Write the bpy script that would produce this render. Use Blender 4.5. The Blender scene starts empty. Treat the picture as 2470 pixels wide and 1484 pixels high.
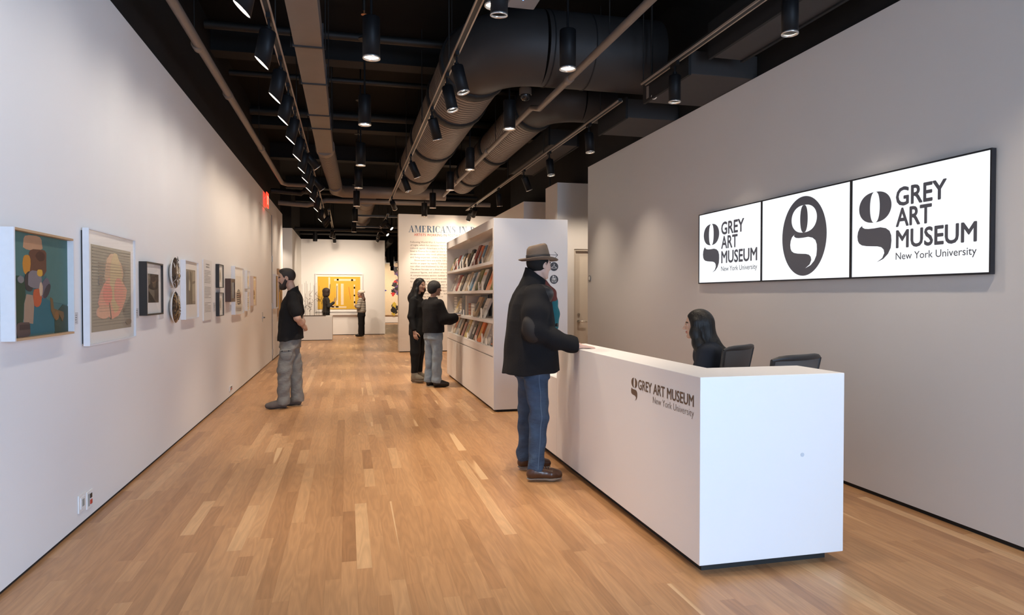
import bpy, math, random
import numpy as np
from mathutils import Vector, Matrix, Quaternion
random.seed(7)
rng = np.random.default_rng(11)
SC = bpy.context.scene
COL = SC.collection
PI = math.pi

# ------------------------------------------------------------------ camera, world, exposure
cam_data = bpy.data.cameras.new('camera')
cam_data.sensor_width = 36.0
cam_data.lens = 36.0 * 1625.0 / 2470.0
cam_data.clip_end = 200
cam = bpy.data.objects.new('camera', cam_data)
COL.objects.link(cam)
cam.location = (0, 0, 1.45)
cam.rotation_euler = (PI / 2 - 0.01775, 0, -0.2392)
SC.camera = cam
SC.view_settings.view_transform = 'Standard'
SC.view_settings.look = 'None'
SC.view_settings.gamma = 1.0
SC.view_settings.use_curve_mapping = False
SC.view_settings.exposure = 0.0
world = bpy.data.worlds.new('world')
SC.world = world
world.use_nodes = True
world.node_tree.nodes['Background'].inputs[0].default_value = (0.62, 0.78, 1.0, 1)
world.node_tree.nodes['Background'].inputs[1].default_value = 1.0

LIGHTS = {}
def light_data(key, kind, power, color, **kw):
    if key not in LIGHTS:
        d = bpy.data.lights.new(key, kind)
        d.energy = power
        d.color = color
        for a, v in kw.items():
            setattr(d, a, v)
        LIGHTS[key] = d
    return LIGHTS[key]
WARM = (1.0, 0.83, 0.65)
WARMER = (1.0, 0.78, 0.55)
NEUT = (1.0, 0.91, 0.83)
COOL = (0.54, 0.74, 1.0)
# daylight through the shop window behind the camera
wl = bpy.data.objects.new('daylight', light_data('daylight', 'AREA', 300, COOL, shape='RECTANGLE', size=2.5, size_y=3.0))
COL.objects.link(wl)
wl.location = (2.35, -4.5, 1.8)
wl.rotation_euler = Vector((-0.12, 1, -0.05)).to_track_quat('-Z', 'Y').to_euler()

wl2 = bpy.data.objects.new('daylight_side', light_data('daylight_side', 'AREA', 540, (0.40, 0.63, 1.0), shape='RECTANGLE', size=2.8, size_y=2.9))  # added side daylight, lifts and cools the lower left wall
COL.objects.link(wl2)
wl2.location = (4.05, -2.5, 1.75)
wl2.rotation_euler = Vector((-1, 0.25, -0.05)).to_track_quat('-Z', 'Y').to_euler()

# ------------------------------------------------------------------ materials
MATS = {}
def pm(name, col, rough=0.5, metal=0.0, var=0.06, scale=9.0, bump=0.0, bscale=60.0, emit=None, estr=0.0, coat=0.0, spec=0.5, stretch=None):
    if name in MATS:
        return MATS[name]
    m = bpy.data.materials.new(name)
    m.use_nodes = True
    nt = m.node_tree
    b = nt.nodes['Principled BSDF']
    b.inputs['Roughness'].default_value = rough
    b.inputs['Metallic'].default_value = metal
    b.inputs['Specular IOR Level'].default_value = spec
    if coat:
        b.inputs['Coat Weight'].default_value = coat
    tc = nt.nodes.new('ShaderNodeTexCoord')
    src = tc.outputs['Object']
    if stretch:
        mp = nt.nodes.new('ShaderNodeMapping')
        mp.inputs['Scale'].default_value = stretch
        nt.links.new(src, mp.inputs[0])
        src = mp.outputs[0]
    no = nt.nodes.new('ShaderNodeTexNoise')
    no.inputs['Scale'].default_value = scale
    no.inputs['Detail'].default_value = 4
    nt.links.new(src, no.inputs['Vector'])
    mx = nt.nodes.new('ShaderNodeMix')
    mx.data_type = 'RGBA'
    c0 = [max(0, c * (1 - var)) for c in col[:3]] + [1]
    c1 = [min(1, c * (1 + var)) for c in col[:3]] + [1]
    mx.inputs[6].default_value = c0
    mx.inputs[7].default_value = c1
    nt.links.new(no.outputs['Fac'], mx.inputs[0])
    nt.links.new(mx.outputs[2], b.inputs['Base Color'])
    if bump:
        n2 = nt.nodes.new('ShaderNodeTexNoise')
        n2.inputs['Scale'].default_value = bscale
        n2.inputs['Detail'].default_value = 3
        nt.links.new(src, n2.inputs['Vector'])
        bp = nt.nodes.new('ShaderNodeBump')
        bp.inputs['Strength'].default_value = bump
        bp.inputs['Distance'].default_value = 0.01
        nt.links.new(n2.outputs['Fac'], bp.inputs['Height'])
        nt.links.new(bp.outputs[0], b.inputs['Normal'])
    if emit:
        b.inputs['Emission Color'].default_value = (*emit, 1)
        b.inputs['Emission Strength'].default_value = estr
    MATS[name] = m
    return m

def srgb(r, g, b):
    f = lambda c: ((c / 255 + 0.055) / 1.055) ** 2.4 if c > 10 else c / 255 / 12.92
    return (f(r), f(g), f(b))

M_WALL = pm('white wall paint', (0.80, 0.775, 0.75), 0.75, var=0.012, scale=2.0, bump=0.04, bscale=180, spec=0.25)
M_WALL_R = pm('shade-toned white wall paint', (0.71, 0.685, 0.665), 0.75, var=0.012, scale=2.0, bump=0.04, bscale=180, spec=0.25)  # white wall paint darkened for the weaker light on the right-hand walls
M_BLACK = pm('black ceiling paint', (0.0035, 0.003, 0.0028), 0.85, var=0.35, scale=1.7, spec=0.2)
M_BLACKW = pm('black soffit paint', (0.015, 0.013, 0.012), 0.8, var=0.2, scale=3, spec=0.25)
M_DUCT = pm('dull galvanised duct', (0.20, 0.16, 0.132), 0.55, metal=0.15, var=0.12, scale=3)
M_DUCT_D = pm('dark grey painted duct', (0.034, 0.030, 0.029), 0.55, metal=0.1, var=0.12, scale=3)
M_DUCT_B = pm('light taupe duct', (0.19, 0.155, 0.13), 0.6, var=0.10, scale=4)
M_BAND = pm('black rubber band', (0.004, 0.0042, 0.005), 0.75, var=0.2)
M_PIPE = pm('grey conduit', (0.19, 0.155, 0.13), 0.5, metal=0.1, var=0.12, scale=6)
M_PIPE_D = pm('dark painted pipe', (0.008, 0.007, 0.006), 0.6, var=0.15, scale=5)
M_LAMP = pm('black lamp housing', (0.006, 0.006, 0.007), 0.5, var=0.1, scale=20, spec=0.2)
M_TRACK = pm('black track', (0.012, 0.012, 0.012), 0.5, var=0.1)
M_RAIL = pm('pale track rail', (0.42, 0.34, 0.27), 0.35, metal=0.3, var=0.05)
M_SILVER = pm('brushed reflector ring', (0.75, 0.73, 0.70), 0.25, metal=0.9, var=0.03)
M_LENS = pm('lit lamp lens', (0.9, 0.85, 0.75), 0.4, emit=(1.0, 0.88, 0.72), estr=9.0, var=0.0)
M_LENS_B = pm('bright lit lamp lens', (0.9, 0.85, 0.75), 0.4, emit=(1.0, 0.88, 0.72), estr=30.0, var=0.0)
M_LENS_D = pm('dim lamp lens', (0.5, 0.45, 0.4), 0.3, emit=(1.0, 0.85, 0.7), estr=0.7, var=0.0)
M_GAP = pm('black shadow gap', (0.012, 0.011, 0.010), 0.7, var=0.1)
M_DESK = pm('white solid surface', (0.84, 0.82, 0.815), 0.38, var=0.008, scale=3, spec=0.35)
M_SHELF = pm('white lacquer', (0.80, 0.77, 0.745), 0.45, var=0.01, scale=3, spec=0.35)
M_WHITE = pm('white plastic', (0.82, 0.81, 0.79), 0.4, var=0.01)
M_STEEL = pm('brushed steel', (0.55, 0.52, 0.48), 0.3, metal=1.0, var=0.05)
M_PAPER = pm('white paper', (0.82, 0.79, 0.74), 0.8, var=0.03)
M_INK = pm('dark grey print', (0.10, 0.095, 0.09), 0.7, var=0.05)
M_INKL = pm('light grey print', (0.23, 0.21, 0.19), 0.7, var=0.05)
M_BRONZE = pm('bronze brown lettering', (0.15, 0.092, 0.056), 0.5, var=0.05)

# ------------------------------------------------------------------ mesh helpers
class MB:
    """collects faces in world coordinates and links them as one mesh object"""
    def __init__(self):
        self.v = []; self.f = []; self.mi = []; self.sm = []
    def add(self, vs, fs, mi=0, smooth=False):
        o = len(self.v)
        self.v += [tuple(p) for p in vs]
        for f in fs:
            self.f.append(tuple(i + o for i in f)); self.mi.append(mi); self.sm.append(smooth)
        return self
    def box(self, x0, x1, y0, y1, z0, z1, mi=0, M=None):
        vs = [Vector((x, y, z)) for z in (z0, z1) for y in (y0, y1) for x in (x0, x1)]
        if M is not None: vs = [M @ p for p in vs]
        return self.add(vs, [(0, 2, 3, 1), (4, 5, 7, 6), (0, 1, 5, 4), (2, 6, 7, 3), (0, 4, 6, 2), (1, 3, 7, 5)], mi)
    def sweep(self, path, rads, n=16, mi=0, caps=True, smooth=True):
        path = [Vector(p) for p in path]
        if not hasattr(rads, '__len__'): rads = [rads] * len(path)
        tang = []
        for i in range(len(path)):
            ia, ib = i - 1, i + 1
            while ia > 0 and (path[ia] - path[i]).length < 1e-9: ia -= 1
            while ib < len(path) - 1 and (path[ib] - path[i]).length < 1e-9: ib += 1
            t = path[min(len(path) - 1, ib)] - path[max(0, ia)]
            tang.append(t.normalized())
        u = tang[0].orthogonal().normalized()
        vs = []; fs = []
        for i, p in enumerate(path):
            if i:
                q = tang[i - 1].rotation_difference(tang[i]); u = q @ u
            u = (u - tang[i] * u.dot(tang[i])).normalized()
            w = tang[i].cross(u)
            for k in range(n):
                a = 2 * PI * k / n
                vs.append(p + (u * math.cos(a) + w * math.sin(a)) * rads[i])
        for i in range(len(path) - 1):
            for k in range(n):
                a = i * n + k; b = i * n + (k + 1) % n
                fs.append((a, b, b + n, a + n))
        self.add(vs, fs, mi, smooth)
        if caps:
            self.add([vs[k] for k in range(n)], [tuple(reversed(range(n)))], mi)
            self.add([vs[-n + k] for k in range(n)], [tuple(range(n))], mi)
        return self
    def cyl(self, a, b, r, r2=None, n=16, mi=0, smooth=True):
        return self.sweep([a, b], [r, r if r2 is None else r2], n, mi, True, smooth)
    def lathe(self, prof, n=24, mi=0, M=None, smooth=True):
        """profile of (r, z) about the Z axis"""
        vs = []
        for r, z in prof:
            for k in range(n):
                a = 2 * PI * k / n
                p = Vector((r * math.cos(a), r * math.sin(a), z))
                vs.append(M @ p if M is not None else p)
        fs = []
        for i in range(len(prof) - 1):
            for k in range(n):
                a = i * n + k; b = i * n + (k + 1) % n
                fs.append((a, b, b + n, a + n))
        return self.add(vs, fs, mi, smooth)
    def prism(self, poly, M, d0=0.0, d1=0.002, mi=0):
        """flat polygon (u,v) with thickness along local z, placed by M"""
        n = len(poly)
        ar = sum(poly[i][0] * poly[(i + 1) % n][1] - poly[(i + 1) % n][0] * poly[i][1] for i in range(n))
        if ar < 0: poly = poly[::-1]
        vs = [M @ Vector((u, v, d0)) for u, v in poly] + [M @ Vector((u, v, d1)) for u, v in poly]
        fs = [tuple(range(n - 1, -1, -1)), tuple(range(n, 2 * n))]
        fs += [(i, (i + 1) % n, n + (i + 1) % n, n + i) for i in range(n)]
        return self.add(vs, fs, mi)
    def mesh(self, name, mats, org=(0, 0, 0), Minv=None):
        me = bpy.data.meshes.new(name)
        if Minv is not None:
            vs = [tuple(Minv @ Vector(p)) for p in self.v]
        else:
            vs = [(p[0] - org[0], p[1] - org[1], p[2] - org[2]) for p in self.v]
        me.from_pydata(vs, [], self.f)
        for m in (mats if isinstance(mats, (list, tuple)) else [mats]): me.materials.append(m)
        me.polygons.foreach_set('material_index', self.mi)
        me.polygons.foreach_set('use_smooth', self.sm)
        me.update()
        return me
    def build(self, name, mats, parent=None, bevel=0.0, pivot=None, label=None):
        """parent: empty or object; geometry is given in world space"""
        if parent is not None:
            W = world_of(parent)
            me = self.mesh(name, mats, Minv=W.inverted())
            o = bpy.data.objects.new(name, me); COL.objects.link(o); o.parent = parent
        else:
            if pivot is None:
                a = np.array([tuple(p) for p in self.v]); pivot = ((a[:, 0].min() + a[:, 0].max()) / 2, (a[:, 1].min() + a[:, 1].max()) / 2, a[:, 2].min())
            me = self.mesh(name, mats, org=pivot)
            o = bpy.data.objects.new(name, me); COL.objects.link(o); o.location = pivot
        if bevel:
            md = o.modifiers.new('bevel', 'BEVEL'); md.width = bevel; md.segments = 2; md.limit_method = 'ANGLE'
        if label: o['label'] = label
        return o

def world_of(o):
    M = Matrix.LocRotScale(o.location, o.rotation_euler, o.scale)
    return world_of(o.parent) @ M if o.parent else M
def tag(o, label=None, cat=None, group=None, kind=None):
    if label: o['label'] = label
    if cat: o['category'] = cat
    if group: o['group'] = group
    if kind: o['kind'] = kind
    return o
def thing(name, loc, label, cat, group=None, rz=0.0):
    o = bpy.data.objects.new(name, None); COL.objects.link(o)
    o.empty_display_size = 0.05
    o.location = loc; o.rotation_euler = (0, 0, rz)
    return tag(o, label, cat, group)
def struct(name, mb, m, parent=None, bevel=0.0, pivot=None):
    o = mb.build(name, m, parent, bevel, pivot)
    o['kind'] = 'structure'
    return o
def frame(o, ux, uy):
    """matrix: local x -> ux, local y -> uy, local z -> ux x uy"""
    ux = Vector(ux).normalized(); uy = Vector(uy).normalized(); uz = ux.cross(uy)
    M = Matrix.Identity(4)
    for i in range(3):
        M[i][0] = ux[i]; M[i][1] = uy[i]; M[i][2] = uz[i]; M[i][3] = o[i]
    return M
FACE_E = lambda x, y, z: frame((x, y, z), (0, 1, 0), (0, 0, 1))      # left wall: u = +Y, faces +X
FACE_W = lambda x, y, z: frame((x, y, z), (0, -1, 0), (0, 0, 1))     # right wall, desk: u = -Y, faces -X
FACE_S = lambda x, y, z: frame((x, y, z), (1, 0, 0), (0, 0, 1))      # faces the camera: u = +X, faces -Y

_TXT = {}
def text_geo(s, bold=0.0, spacing=1.0, line=1.0, italic=0.0):
    key = (s, bold, spacing, line, italic)
    if key in _TXT: return _TXT[key]
    cu = bpy.data.curves.new('t', 'FONT')
    cu.body = s; cu.size = 1.0; cu.offset = bold; cu.space_character = spacing; cu.space_line = line; cu.shear = italic
    cu.resolution_u = 3
    ob = bpy.data.objects.new('t', cu); COL.objects.link(ob)
    dg = bpy.context.evaluated_depsgraph_get()
    me = bpy.data.meshes.new_from_object(ob.evaluated_get(dg))
    vs = [(v.co.x, v.co.y) for v in me.vertices]; fs = [tuple(p.vertices) for p in me.polygons]
    fs = [tuple(reversed(f)) if me.polygons[i].normal.z < 0 else f for i, f in enumerate(fs)]
    bpy.data.objects.remove(ob); bpy.data.meshes.remove(me); bpy.data.curves.remove(cu)
    _TXT[key] = (vs, fs)
    return vs, fs
def text_into(mb, s, M, width=None, cap=0.1, bold=0.0, spacing=1.0, line=1.0, mi=0, lift=0.0, squash=1.0, align='L', italic=0.0):
    """s set on plane M, baseline at local origin, cap height cap; width fits the ink"""
    heavy = bold if bold > 0.008 else 0
    vs, fs = text_geo(s, 0.0 if heavy else bold, spacing, line, italic)
    if not vs: return
    if heavy:
        v0, f0 = vs, fs; vs, fs = [], []; lifts = []
        for k in range(8):
            a = 2 * PI * k / 8; o_ = len(vs)
            vs = vs + [(p[0] + heavy * math.cos(a), p[1] + heavy * math.sin(a)) for p in v0]
            fs = fs + [tuple(i + o_ for i in f) for f in f0]; lifts += [lift + 0.00006 * k] * len(v0)
    hv, _ = text_geo('H', 0.0 if heavy else bold)
    if heavy: hv = [(p[0], p[1] + q) for p in hv for q in (-heavy, heavy)]
    ch = max(v[1] for v in hv) - min(v[1] for v in hv); b0 = min(v[1] for v in hv)
    x0 = min(v[0] for v in vs); x1 = max(v[0] for v in vs)
    sy = cap / ch
    sx = (width / (x1 - x0)) if width else sy * squash
    sh = {'L': -x0, 'R': -x1, 'C': -(x0 + x1) / 2}[align]
    if not heavy: lifts = [lift] * len(vs)
    mb.add([M @ Vector(((v[0] + sh) * sx, (v[1] - b0) * sy, lf)) for v, lf in zip(vs, lifts)], fs, mi)

# ------------------------------------------------------------------ setting
Y0 = -4.2
H = 3.5
CEIL = 4.9
# floor: slab with planks as parts
fl = struct('floor', MB().box(-6, 9, Y0, 37, -0.12, -0.004), pm('oak joint', (0.26, 0.14, 0.065), 0.8), pivot=(0, 0, -0.12))
def wood():
    m = bpy.data.materials.new('oiled oak plank'); m.use_nodes = True
    nt = m.node_tree; N = nt.nodes.new; L = nt.links.new
    b = nt.nodes['Principled BSDF']
    ge = N('ShaderNodeNewGeometry')
    at = N('ShaderNodeAttribute'); at.attribute_name = 'tone'
    sd = N('ShaderNodeAttribute'); sd.attribute_name = 'seed'
    sv = N('ShaderNodeVectorMath'); sv.operation = 'SCALE'; sv.inputs[0].default_value = (13.7, 7.3, 31.1); L(sd.outputs['Fac'], sv.inputs['Scale'])
    ad = N('ShaderNodeVectorMath'); ad.operation = 'ADD'; L(ge.outputs['Position'], ad.inputs[0]); L(sv.outputs[0], ad.inputs[1])
    mp = N('ShaderNodeMapping'); mp.inputs['Scale'].default_value = (1, 0.1, 1); L(ad.outputs[0], mp.inputs[0])
    ramp = N('ShaderNodeValToRGB')
    ramp.color_ramp.elements[0].color = (0.36, 0.18, 0.079, 1)
    ramp.color_ramp.elements[1].color = (0.61, 0.37, 0.187, 1)
    e = ramp.color_ramp.elements.new(0.45); e.color = (0.465, 0.246, 0.112, 1)
    e = ramp.color_ramp.elements.new(0.75); e.color = (0.52, 0.286, 0.134, 1)
    L(at.outputs['Fac'], ramp.inputs[0])
    # cathedral grain
    n1 = N('ShaderNodeTexNoise'); n1.inputs['Scale'].default_value = 9; n1.inputs['Detail'].default_value = 2; L(mp.outputs[0], n1.inputs['Vector'])
    mu = N('ShaderNodeMath'); mu.operation = 'MULTIPLY'; mu.inputs[1].default_value = 19; L(n1.outputs['Fac'], mu.inputs[0])
    fr = N('ShaderNodeMath'); fr.operation = 'PINGPONG'; fr.inputs[1].default_value = 1; L(mu.outputs[0], fr.inputs[0])
    mp2 = N('ShaderNodeMapping'); mp2.inputs['Scale'].default_value = (1, 0.03, 1); L(ad.outputs[0], mp2.inputs[0])
    n2 = N('ShaderNodeTexNoise'); n2.inputs['Scale'].default_value = 260; n2.inputs['Detail'].default_value = 3; L(mp2.outputs[0], n2.inputs['Vector'])
    g = N('ShaderNodeMath'); g.operation = 'MULTIPLY_ADD'; g.inputs[1].default_value = 0.17; g.inputs[2].default_value = 0.86; L(fr.outputs[0], g.inputs[0])
    g2 = N('ShaderNodeMath'); g2.operation = 'MULTIPLY_ADD'; g2.inputs[1].default_value = 0.30; g2.inputs[2].default_value = 0.86; L(n2.outputs['Fac'], g2.inputs[0])
    gm = N('ShaderNodeMath'); gm.operation = 'MULTIPLY'; L(g.outputs[0], gm.inputs[0]); L(g2.outputs[0], gm.inputs[1])
    sc = N('ShaderNodeVectorMath'); sc.operation = 'SCALE'; L(ramp.outputs[0], sc.inputs[0]); L(gm.outputs[0], sc.inputs['Scale'])
    # pale sapwood streaks
    mp3 = N('ShaderNodeMapping'); mp3.inputs['Scale'].default_value = (1, 0.035, 1); L(ad.outputs[0], mp3.inputs[0])
    n3 = N('ShaderNodeTexNoise'); n3.inputs['Scale'].default_value = 7; n3.inputs['Detail'].default_value = 1; L(mp3.outputs[0], n3.inputs['Vector'])
    r3 = N('ShaderNodeMapRange'); r3.inputs[1].default_value = 0.70; r3.inputs[2].default_value = 0.725; L(n3.outputs['Fac'], r3.inputs[0])
    mx = N('ShaderNodeMix'); mx.data_type = 'RGBA'; L(r3.outputs[0], mx.inputs[0]); L(sc.outputs[0], mx.inputs[6]); mx.inputs[7].default_value = (0.66, 0.425, 0.225, 1)
    L(mx.outputs[2], b.inputs['Base Color'])
    rr = N('ShaderNodeMath'); rr.operation = 'MULTIPLY_ADD'; rr.inputs[1].default_value = 0.12; rr.inputs[2].default_value = 0.27; L(n1.outputs['Fac'], rr.inputs[0]); L(rr.outputs[0], b.inputs['Roughness'])
    b.inputs['Specular IOR Level'].default_value = 0.42
    bp = N('ShaderNodeBump'); bp.inputs['Strength'].default_value = 0.05; bp.inputs['Distance'].default_value = 0.002; L(n2.outputs['Fac'], bp.inputs['Height']); L(bp.outputs[0], b.inputs['Normal'])
    return m
M_WOOD = wood()
def plank_mesh(rects, name):
    n = len(rects)
    R_ = np.array([r[:4] for r in rects])
    V = np.zeros((n, 8, 3))
    g = 0.00012
    x0, x1, y0, y1 = R_[:, 0] + g, R_[:, 1] - g, R_[:, 2] + g, R_[:, 3] - g
    e = 0.0006
    for k, (xx, yy, zz) in enumerate([(x0, y0, -0.014), (x1, y0, -0.014), (x1, y1, -0.014), (x0, y1, -0.014), (x0, y0, 0), (x1, y0, 0), (x1, y1, 0), (x0, y1, 0)]):
        V[:, k, 0] = xx; V[:, k, 1] = yy; V[:, k, 2] = zz
    F = np.array([(4, 5, 6, 7), (0, 1, 5, 4), (1, 2, 6, 5), (2, 3, 7, 6), (3, 0, 4, 7)])
    faces = (F[None] + 8 * np.arange(n)[:, None, None]).reshape(-1, 4)
    me = bpy.data.meshes.new(name)
    me.from_pydata(V.reshape(-1, 3).tolist(), [], faces.tolist())
    for an, ci in (('tone', 4), ('seed', 5)):
        at = me.attributes.new(an, 'FLOAT', 'FACE')
        at.data.foreach_set('value', np.repeat([r[ci] for r in rects], 5).astype(np.float32))
    me.materials.append(M_WOOD)
    return me
PW = 0.0795
rects = []
xr = -6.0
row = 0
while xr < 9:
    y = Y0 - random.random()
    while y < 36.9:
        ln = random.choice([0.3, 0.45, 0.55, 0.7, 0.8, 0.95, 1.1, 1.4, 1.7]) * random.uniform(0.9, 1.1)
        t = random.random()
        tone = 0.45 + random.gauss(0, 0.19) if t < 0.94 else random.uniform(0.75, 1.0)
        if max(y, Y0) < min(y + ln, 37):
            rects.append((xr, xr + PW, max(y, Y0), min(y + ln, 37), min(1, max(0, tone)), random.random() * 50))
        y += ln
    xr += PW
def vis(r):
    cx, cy = (r[0] + r[1]) / 2, (r[2] + r[3]) / 2
    fwd = cx * 0.2369 + cy * 0.9715; lat = cx * 0.9715 - cy * 0.2369
    if r[3] * 0.9715 + cx * 0.2369 < 2.9: return -1
    if abs(lat) > 0.80 * max(fwd, 2.9): return -1
    if r[0] < -1.66 or r[1] > 3.7: return -1
    if 1.76 < cx < 2.6 and 3.2 < cy < 6: return -1
    if cx > 1.78 and cy > 3.6: return -1
    return (r[3] - r[2]) / max(fwd, 2.6) ** 2
order = sorted(range(len(rects)), key=lambda i: -vis(rects[i]))
near = set(order[:300])
for i in order[:300]:
    r = rects[i]
    me = plank_mesh([r], 'plank')
    o = bpy.data.objects.new('plank', me); COL.objects.link(o); o.parent = fl; o.location = (0, 0, 0.12)
o = bpy.data.objects.new('plank_field', plank_mesh([rects[i] for i in range(len(rects)) if i not in near], 'plank_field'))
COL.objects.link(o); o.parent = fl; o.location = (0, 0, 0.12); o['kind'] = 'stuff'

XL, XR = -1.632, 3.70
struct('ceiling', MB().box(-6, 9, Y0 - 0.2, 37, CEIL, CEIL + 0.15), M_BLACK)
# left wall with a flush door in it
G = 0.022
mb = MB().box(XL - 0.35, XL, Y0, 13.64, G, H + 0.05).box(XL - 0.35, XL, 15.9, 18.35, G, H + 0.05).box(XL - 0.35, XL, 13.64, 15.9, 3.24, H + 0.05)
struct('wall_left', mb, M_WALL)
struct('baseboard_left', MB().box(XL - 0.33, XL - 0.012, Y0, 13.66, 0, G).box(XL - 0.33, XL - 0.012, 15.88, 18.33, 0, G), M_GAP)
struct('trim_1', MB().box(XL - 0.33, XL - 0.05, Y0, 18.33, H + 0.05, CEIL), M_BLACKW)
d1 = struct('door_1', MB().box(XL - 0.07, XL - 0.014, 13.655, 15.885, 0.012, 3.228), M_WALL)
struct('door_gap_shade', MB().box(XL - 0.09, XL - 0.03, 13.64, 13.655, 0.0, 3.24).box(XL - 0.09, XL - 0.005, 15.885, 15.9, 0.0, 3.24), pm('door edge shadow', (0.16, 0.15, 0.15), 0.6), d1)  # strips coloured dark as the shade in the gaps beside the door
hm = MB()
for z in (0.12, 1.15, 2.2): hm.box(XL - 0.02, XL + 0.012, 15.865, 15.92, z, z + 0.13)
hm.build('hinge', M_STEEL, d1)
MB().box(XL - 0.014, XL - 0.008, 14.1, 14.22, 0.93, 1.12).build('lock_plate', M_STEEL, d1)
MB().box(XL - 0.01, XL + 0.03, 14.13, 14.18, 1.0, 1.03).box(XL + 0.015, XL + 0.03, 14.13, 14.30, 1.0, 1.025).build('door_handle', M_STEEL, d1)
# beyond the left wall
struct('wall_left_far', MB().box(-6, -1.63, 21.5, 25.5, G, H), M_WALL)
struct('baseboard_left_far', MB().box(-5.9, -1.645, 21.515, 25.5, 0, G), M_GAP)
struct('trim_2', MB().box(-6, -1.66, 21.54, 25.5, H, CEIL), M_BLACKW)
struct('wall_outer_left', MB().box(-6.2, -6, Y0, 37, 0, CEIL), M_WALL)
struct('wall_outer_right', MB().box(9, 9.2, Y0, 37, 0, CEIL), M_WALL)
# far partition with the yellow painting, and the wall of the gallery behind it
struct('wall_far', MB().box(-1.63, 1.35, 25.5, 25.8, G, H), M_WALL)
struct('baseboard_far', MB().box(-1.6, 1.33, 25.515, 25.78, 0, G), M_GAP)
struct('wall_back', MB().box(-6, 9, 36, 36.3, G, H), M_WALL)
struct('baseboard_back', MB().box(-6, 9, 36.02, 36.3, 0, G), M_GAP)
struct('trim_3', MB().box(-6, 9, 36.05, 36.3, H, CEIL), M_BLACKW)
# partition with the exhibition text
struct('wall_text', MB().box(1.265, 5.5, 17.38, 17.7, G, H + 0.03), M_WALL)
struct('baseboard_text', MB().box(1.285, 5.5, 17.395, 17.68, 0, G), M_GAP)
# right wall and the recesses behind it
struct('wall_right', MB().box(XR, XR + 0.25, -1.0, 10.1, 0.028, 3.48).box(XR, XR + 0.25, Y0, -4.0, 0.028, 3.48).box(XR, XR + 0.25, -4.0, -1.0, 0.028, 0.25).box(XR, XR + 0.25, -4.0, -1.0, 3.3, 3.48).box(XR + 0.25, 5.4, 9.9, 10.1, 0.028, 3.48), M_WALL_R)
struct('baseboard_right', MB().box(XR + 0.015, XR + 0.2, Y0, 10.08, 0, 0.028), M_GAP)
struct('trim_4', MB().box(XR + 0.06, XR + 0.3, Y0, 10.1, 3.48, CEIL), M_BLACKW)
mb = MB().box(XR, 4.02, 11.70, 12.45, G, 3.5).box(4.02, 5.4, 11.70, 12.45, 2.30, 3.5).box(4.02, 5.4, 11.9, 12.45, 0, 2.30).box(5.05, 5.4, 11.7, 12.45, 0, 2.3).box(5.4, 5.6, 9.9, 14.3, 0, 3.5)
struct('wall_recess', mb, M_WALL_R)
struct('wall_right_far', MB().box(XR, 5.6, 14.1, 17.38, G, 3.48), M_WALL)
struct('trim_5', MB().box(XR + 0.5, 5.6, 10.1, 17.38, 3.5, CEIL), M_BLACKW)
d2 = struct('door_2', MB().box(4.06, 5.02, 11.76, 11.82, 0.01, 2.26), pm('cream door paint', (0.70, 0.63, 0.55), 0.5, var=0.01))
struct('trim_6', MB().box(4.02, 4.055, 11.715, 11.9, 0, 2.30).box(4.055, 5.05, 11.715, 11.9, 2.265, 2.30).box(5.025, 5.05, 11.715, 11.9, 0, 2.27), pm('cream door frame', (0.62, 0.555, 0.48), 0.5, var=0.01))
hb = MB(); hb.cyl((4.13, 11.76, 0.975), (4.13, 11.735, 0.975), 0.028, n=20); hb.sweep([(4.13, 11.74, 0.975), (4.13, 11.70, 0.975), (4.145, 11.695, 0.975), (4.27, 11.695, 0.972)], 0.011, 10)
hb.build('door_handle', M_STEEL, d2)
MB().cyl((4.13, 11.76, 1.10), (4.13, 11.742, 1.10), 0.025, n=20).build('lock', M_STEEL, d2)
# wall behind the camera with the big window the daylight comes through
mb = MB().box(XL, XR, Y0 - 0.2, Y0, 0, 0.25).box(XL, XR, Y0 - 0.2, Y0, 3.35, CEIL).box(XL, 1.05, Y0 - 0.2, Y0, 0.25, 3.35).box(3.6, XR, Y0 - 0.2, Y0, 0.25, 3.35)
struct('wall_front', mb, M_WALL)
struct('added_side_window', MB().box(XR + 0.1, XR + 0.16, -2.54, -2.48, 0.25, 3.3), M_TRACK)  # unseen side window, added for the cool daylight on the left wall
struct('window_1', MB().box(2.3, 2.35, Y0 - 0.13, Y0 - 0.06, 0.25, 3.35), M_TRACK)

# ------------------------------------------------------------------ reception desk
dx0, dx1, dy0, dy1 = 1.755, 2.62, 3.12, 5.565
desk = thing('reception_desk', (1.9, 4.5, 0), 'long white reception desk with a square return and brown museum lettering', 'desk')
top = 1.03; bot = 0.055
mb = MB()
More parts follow.
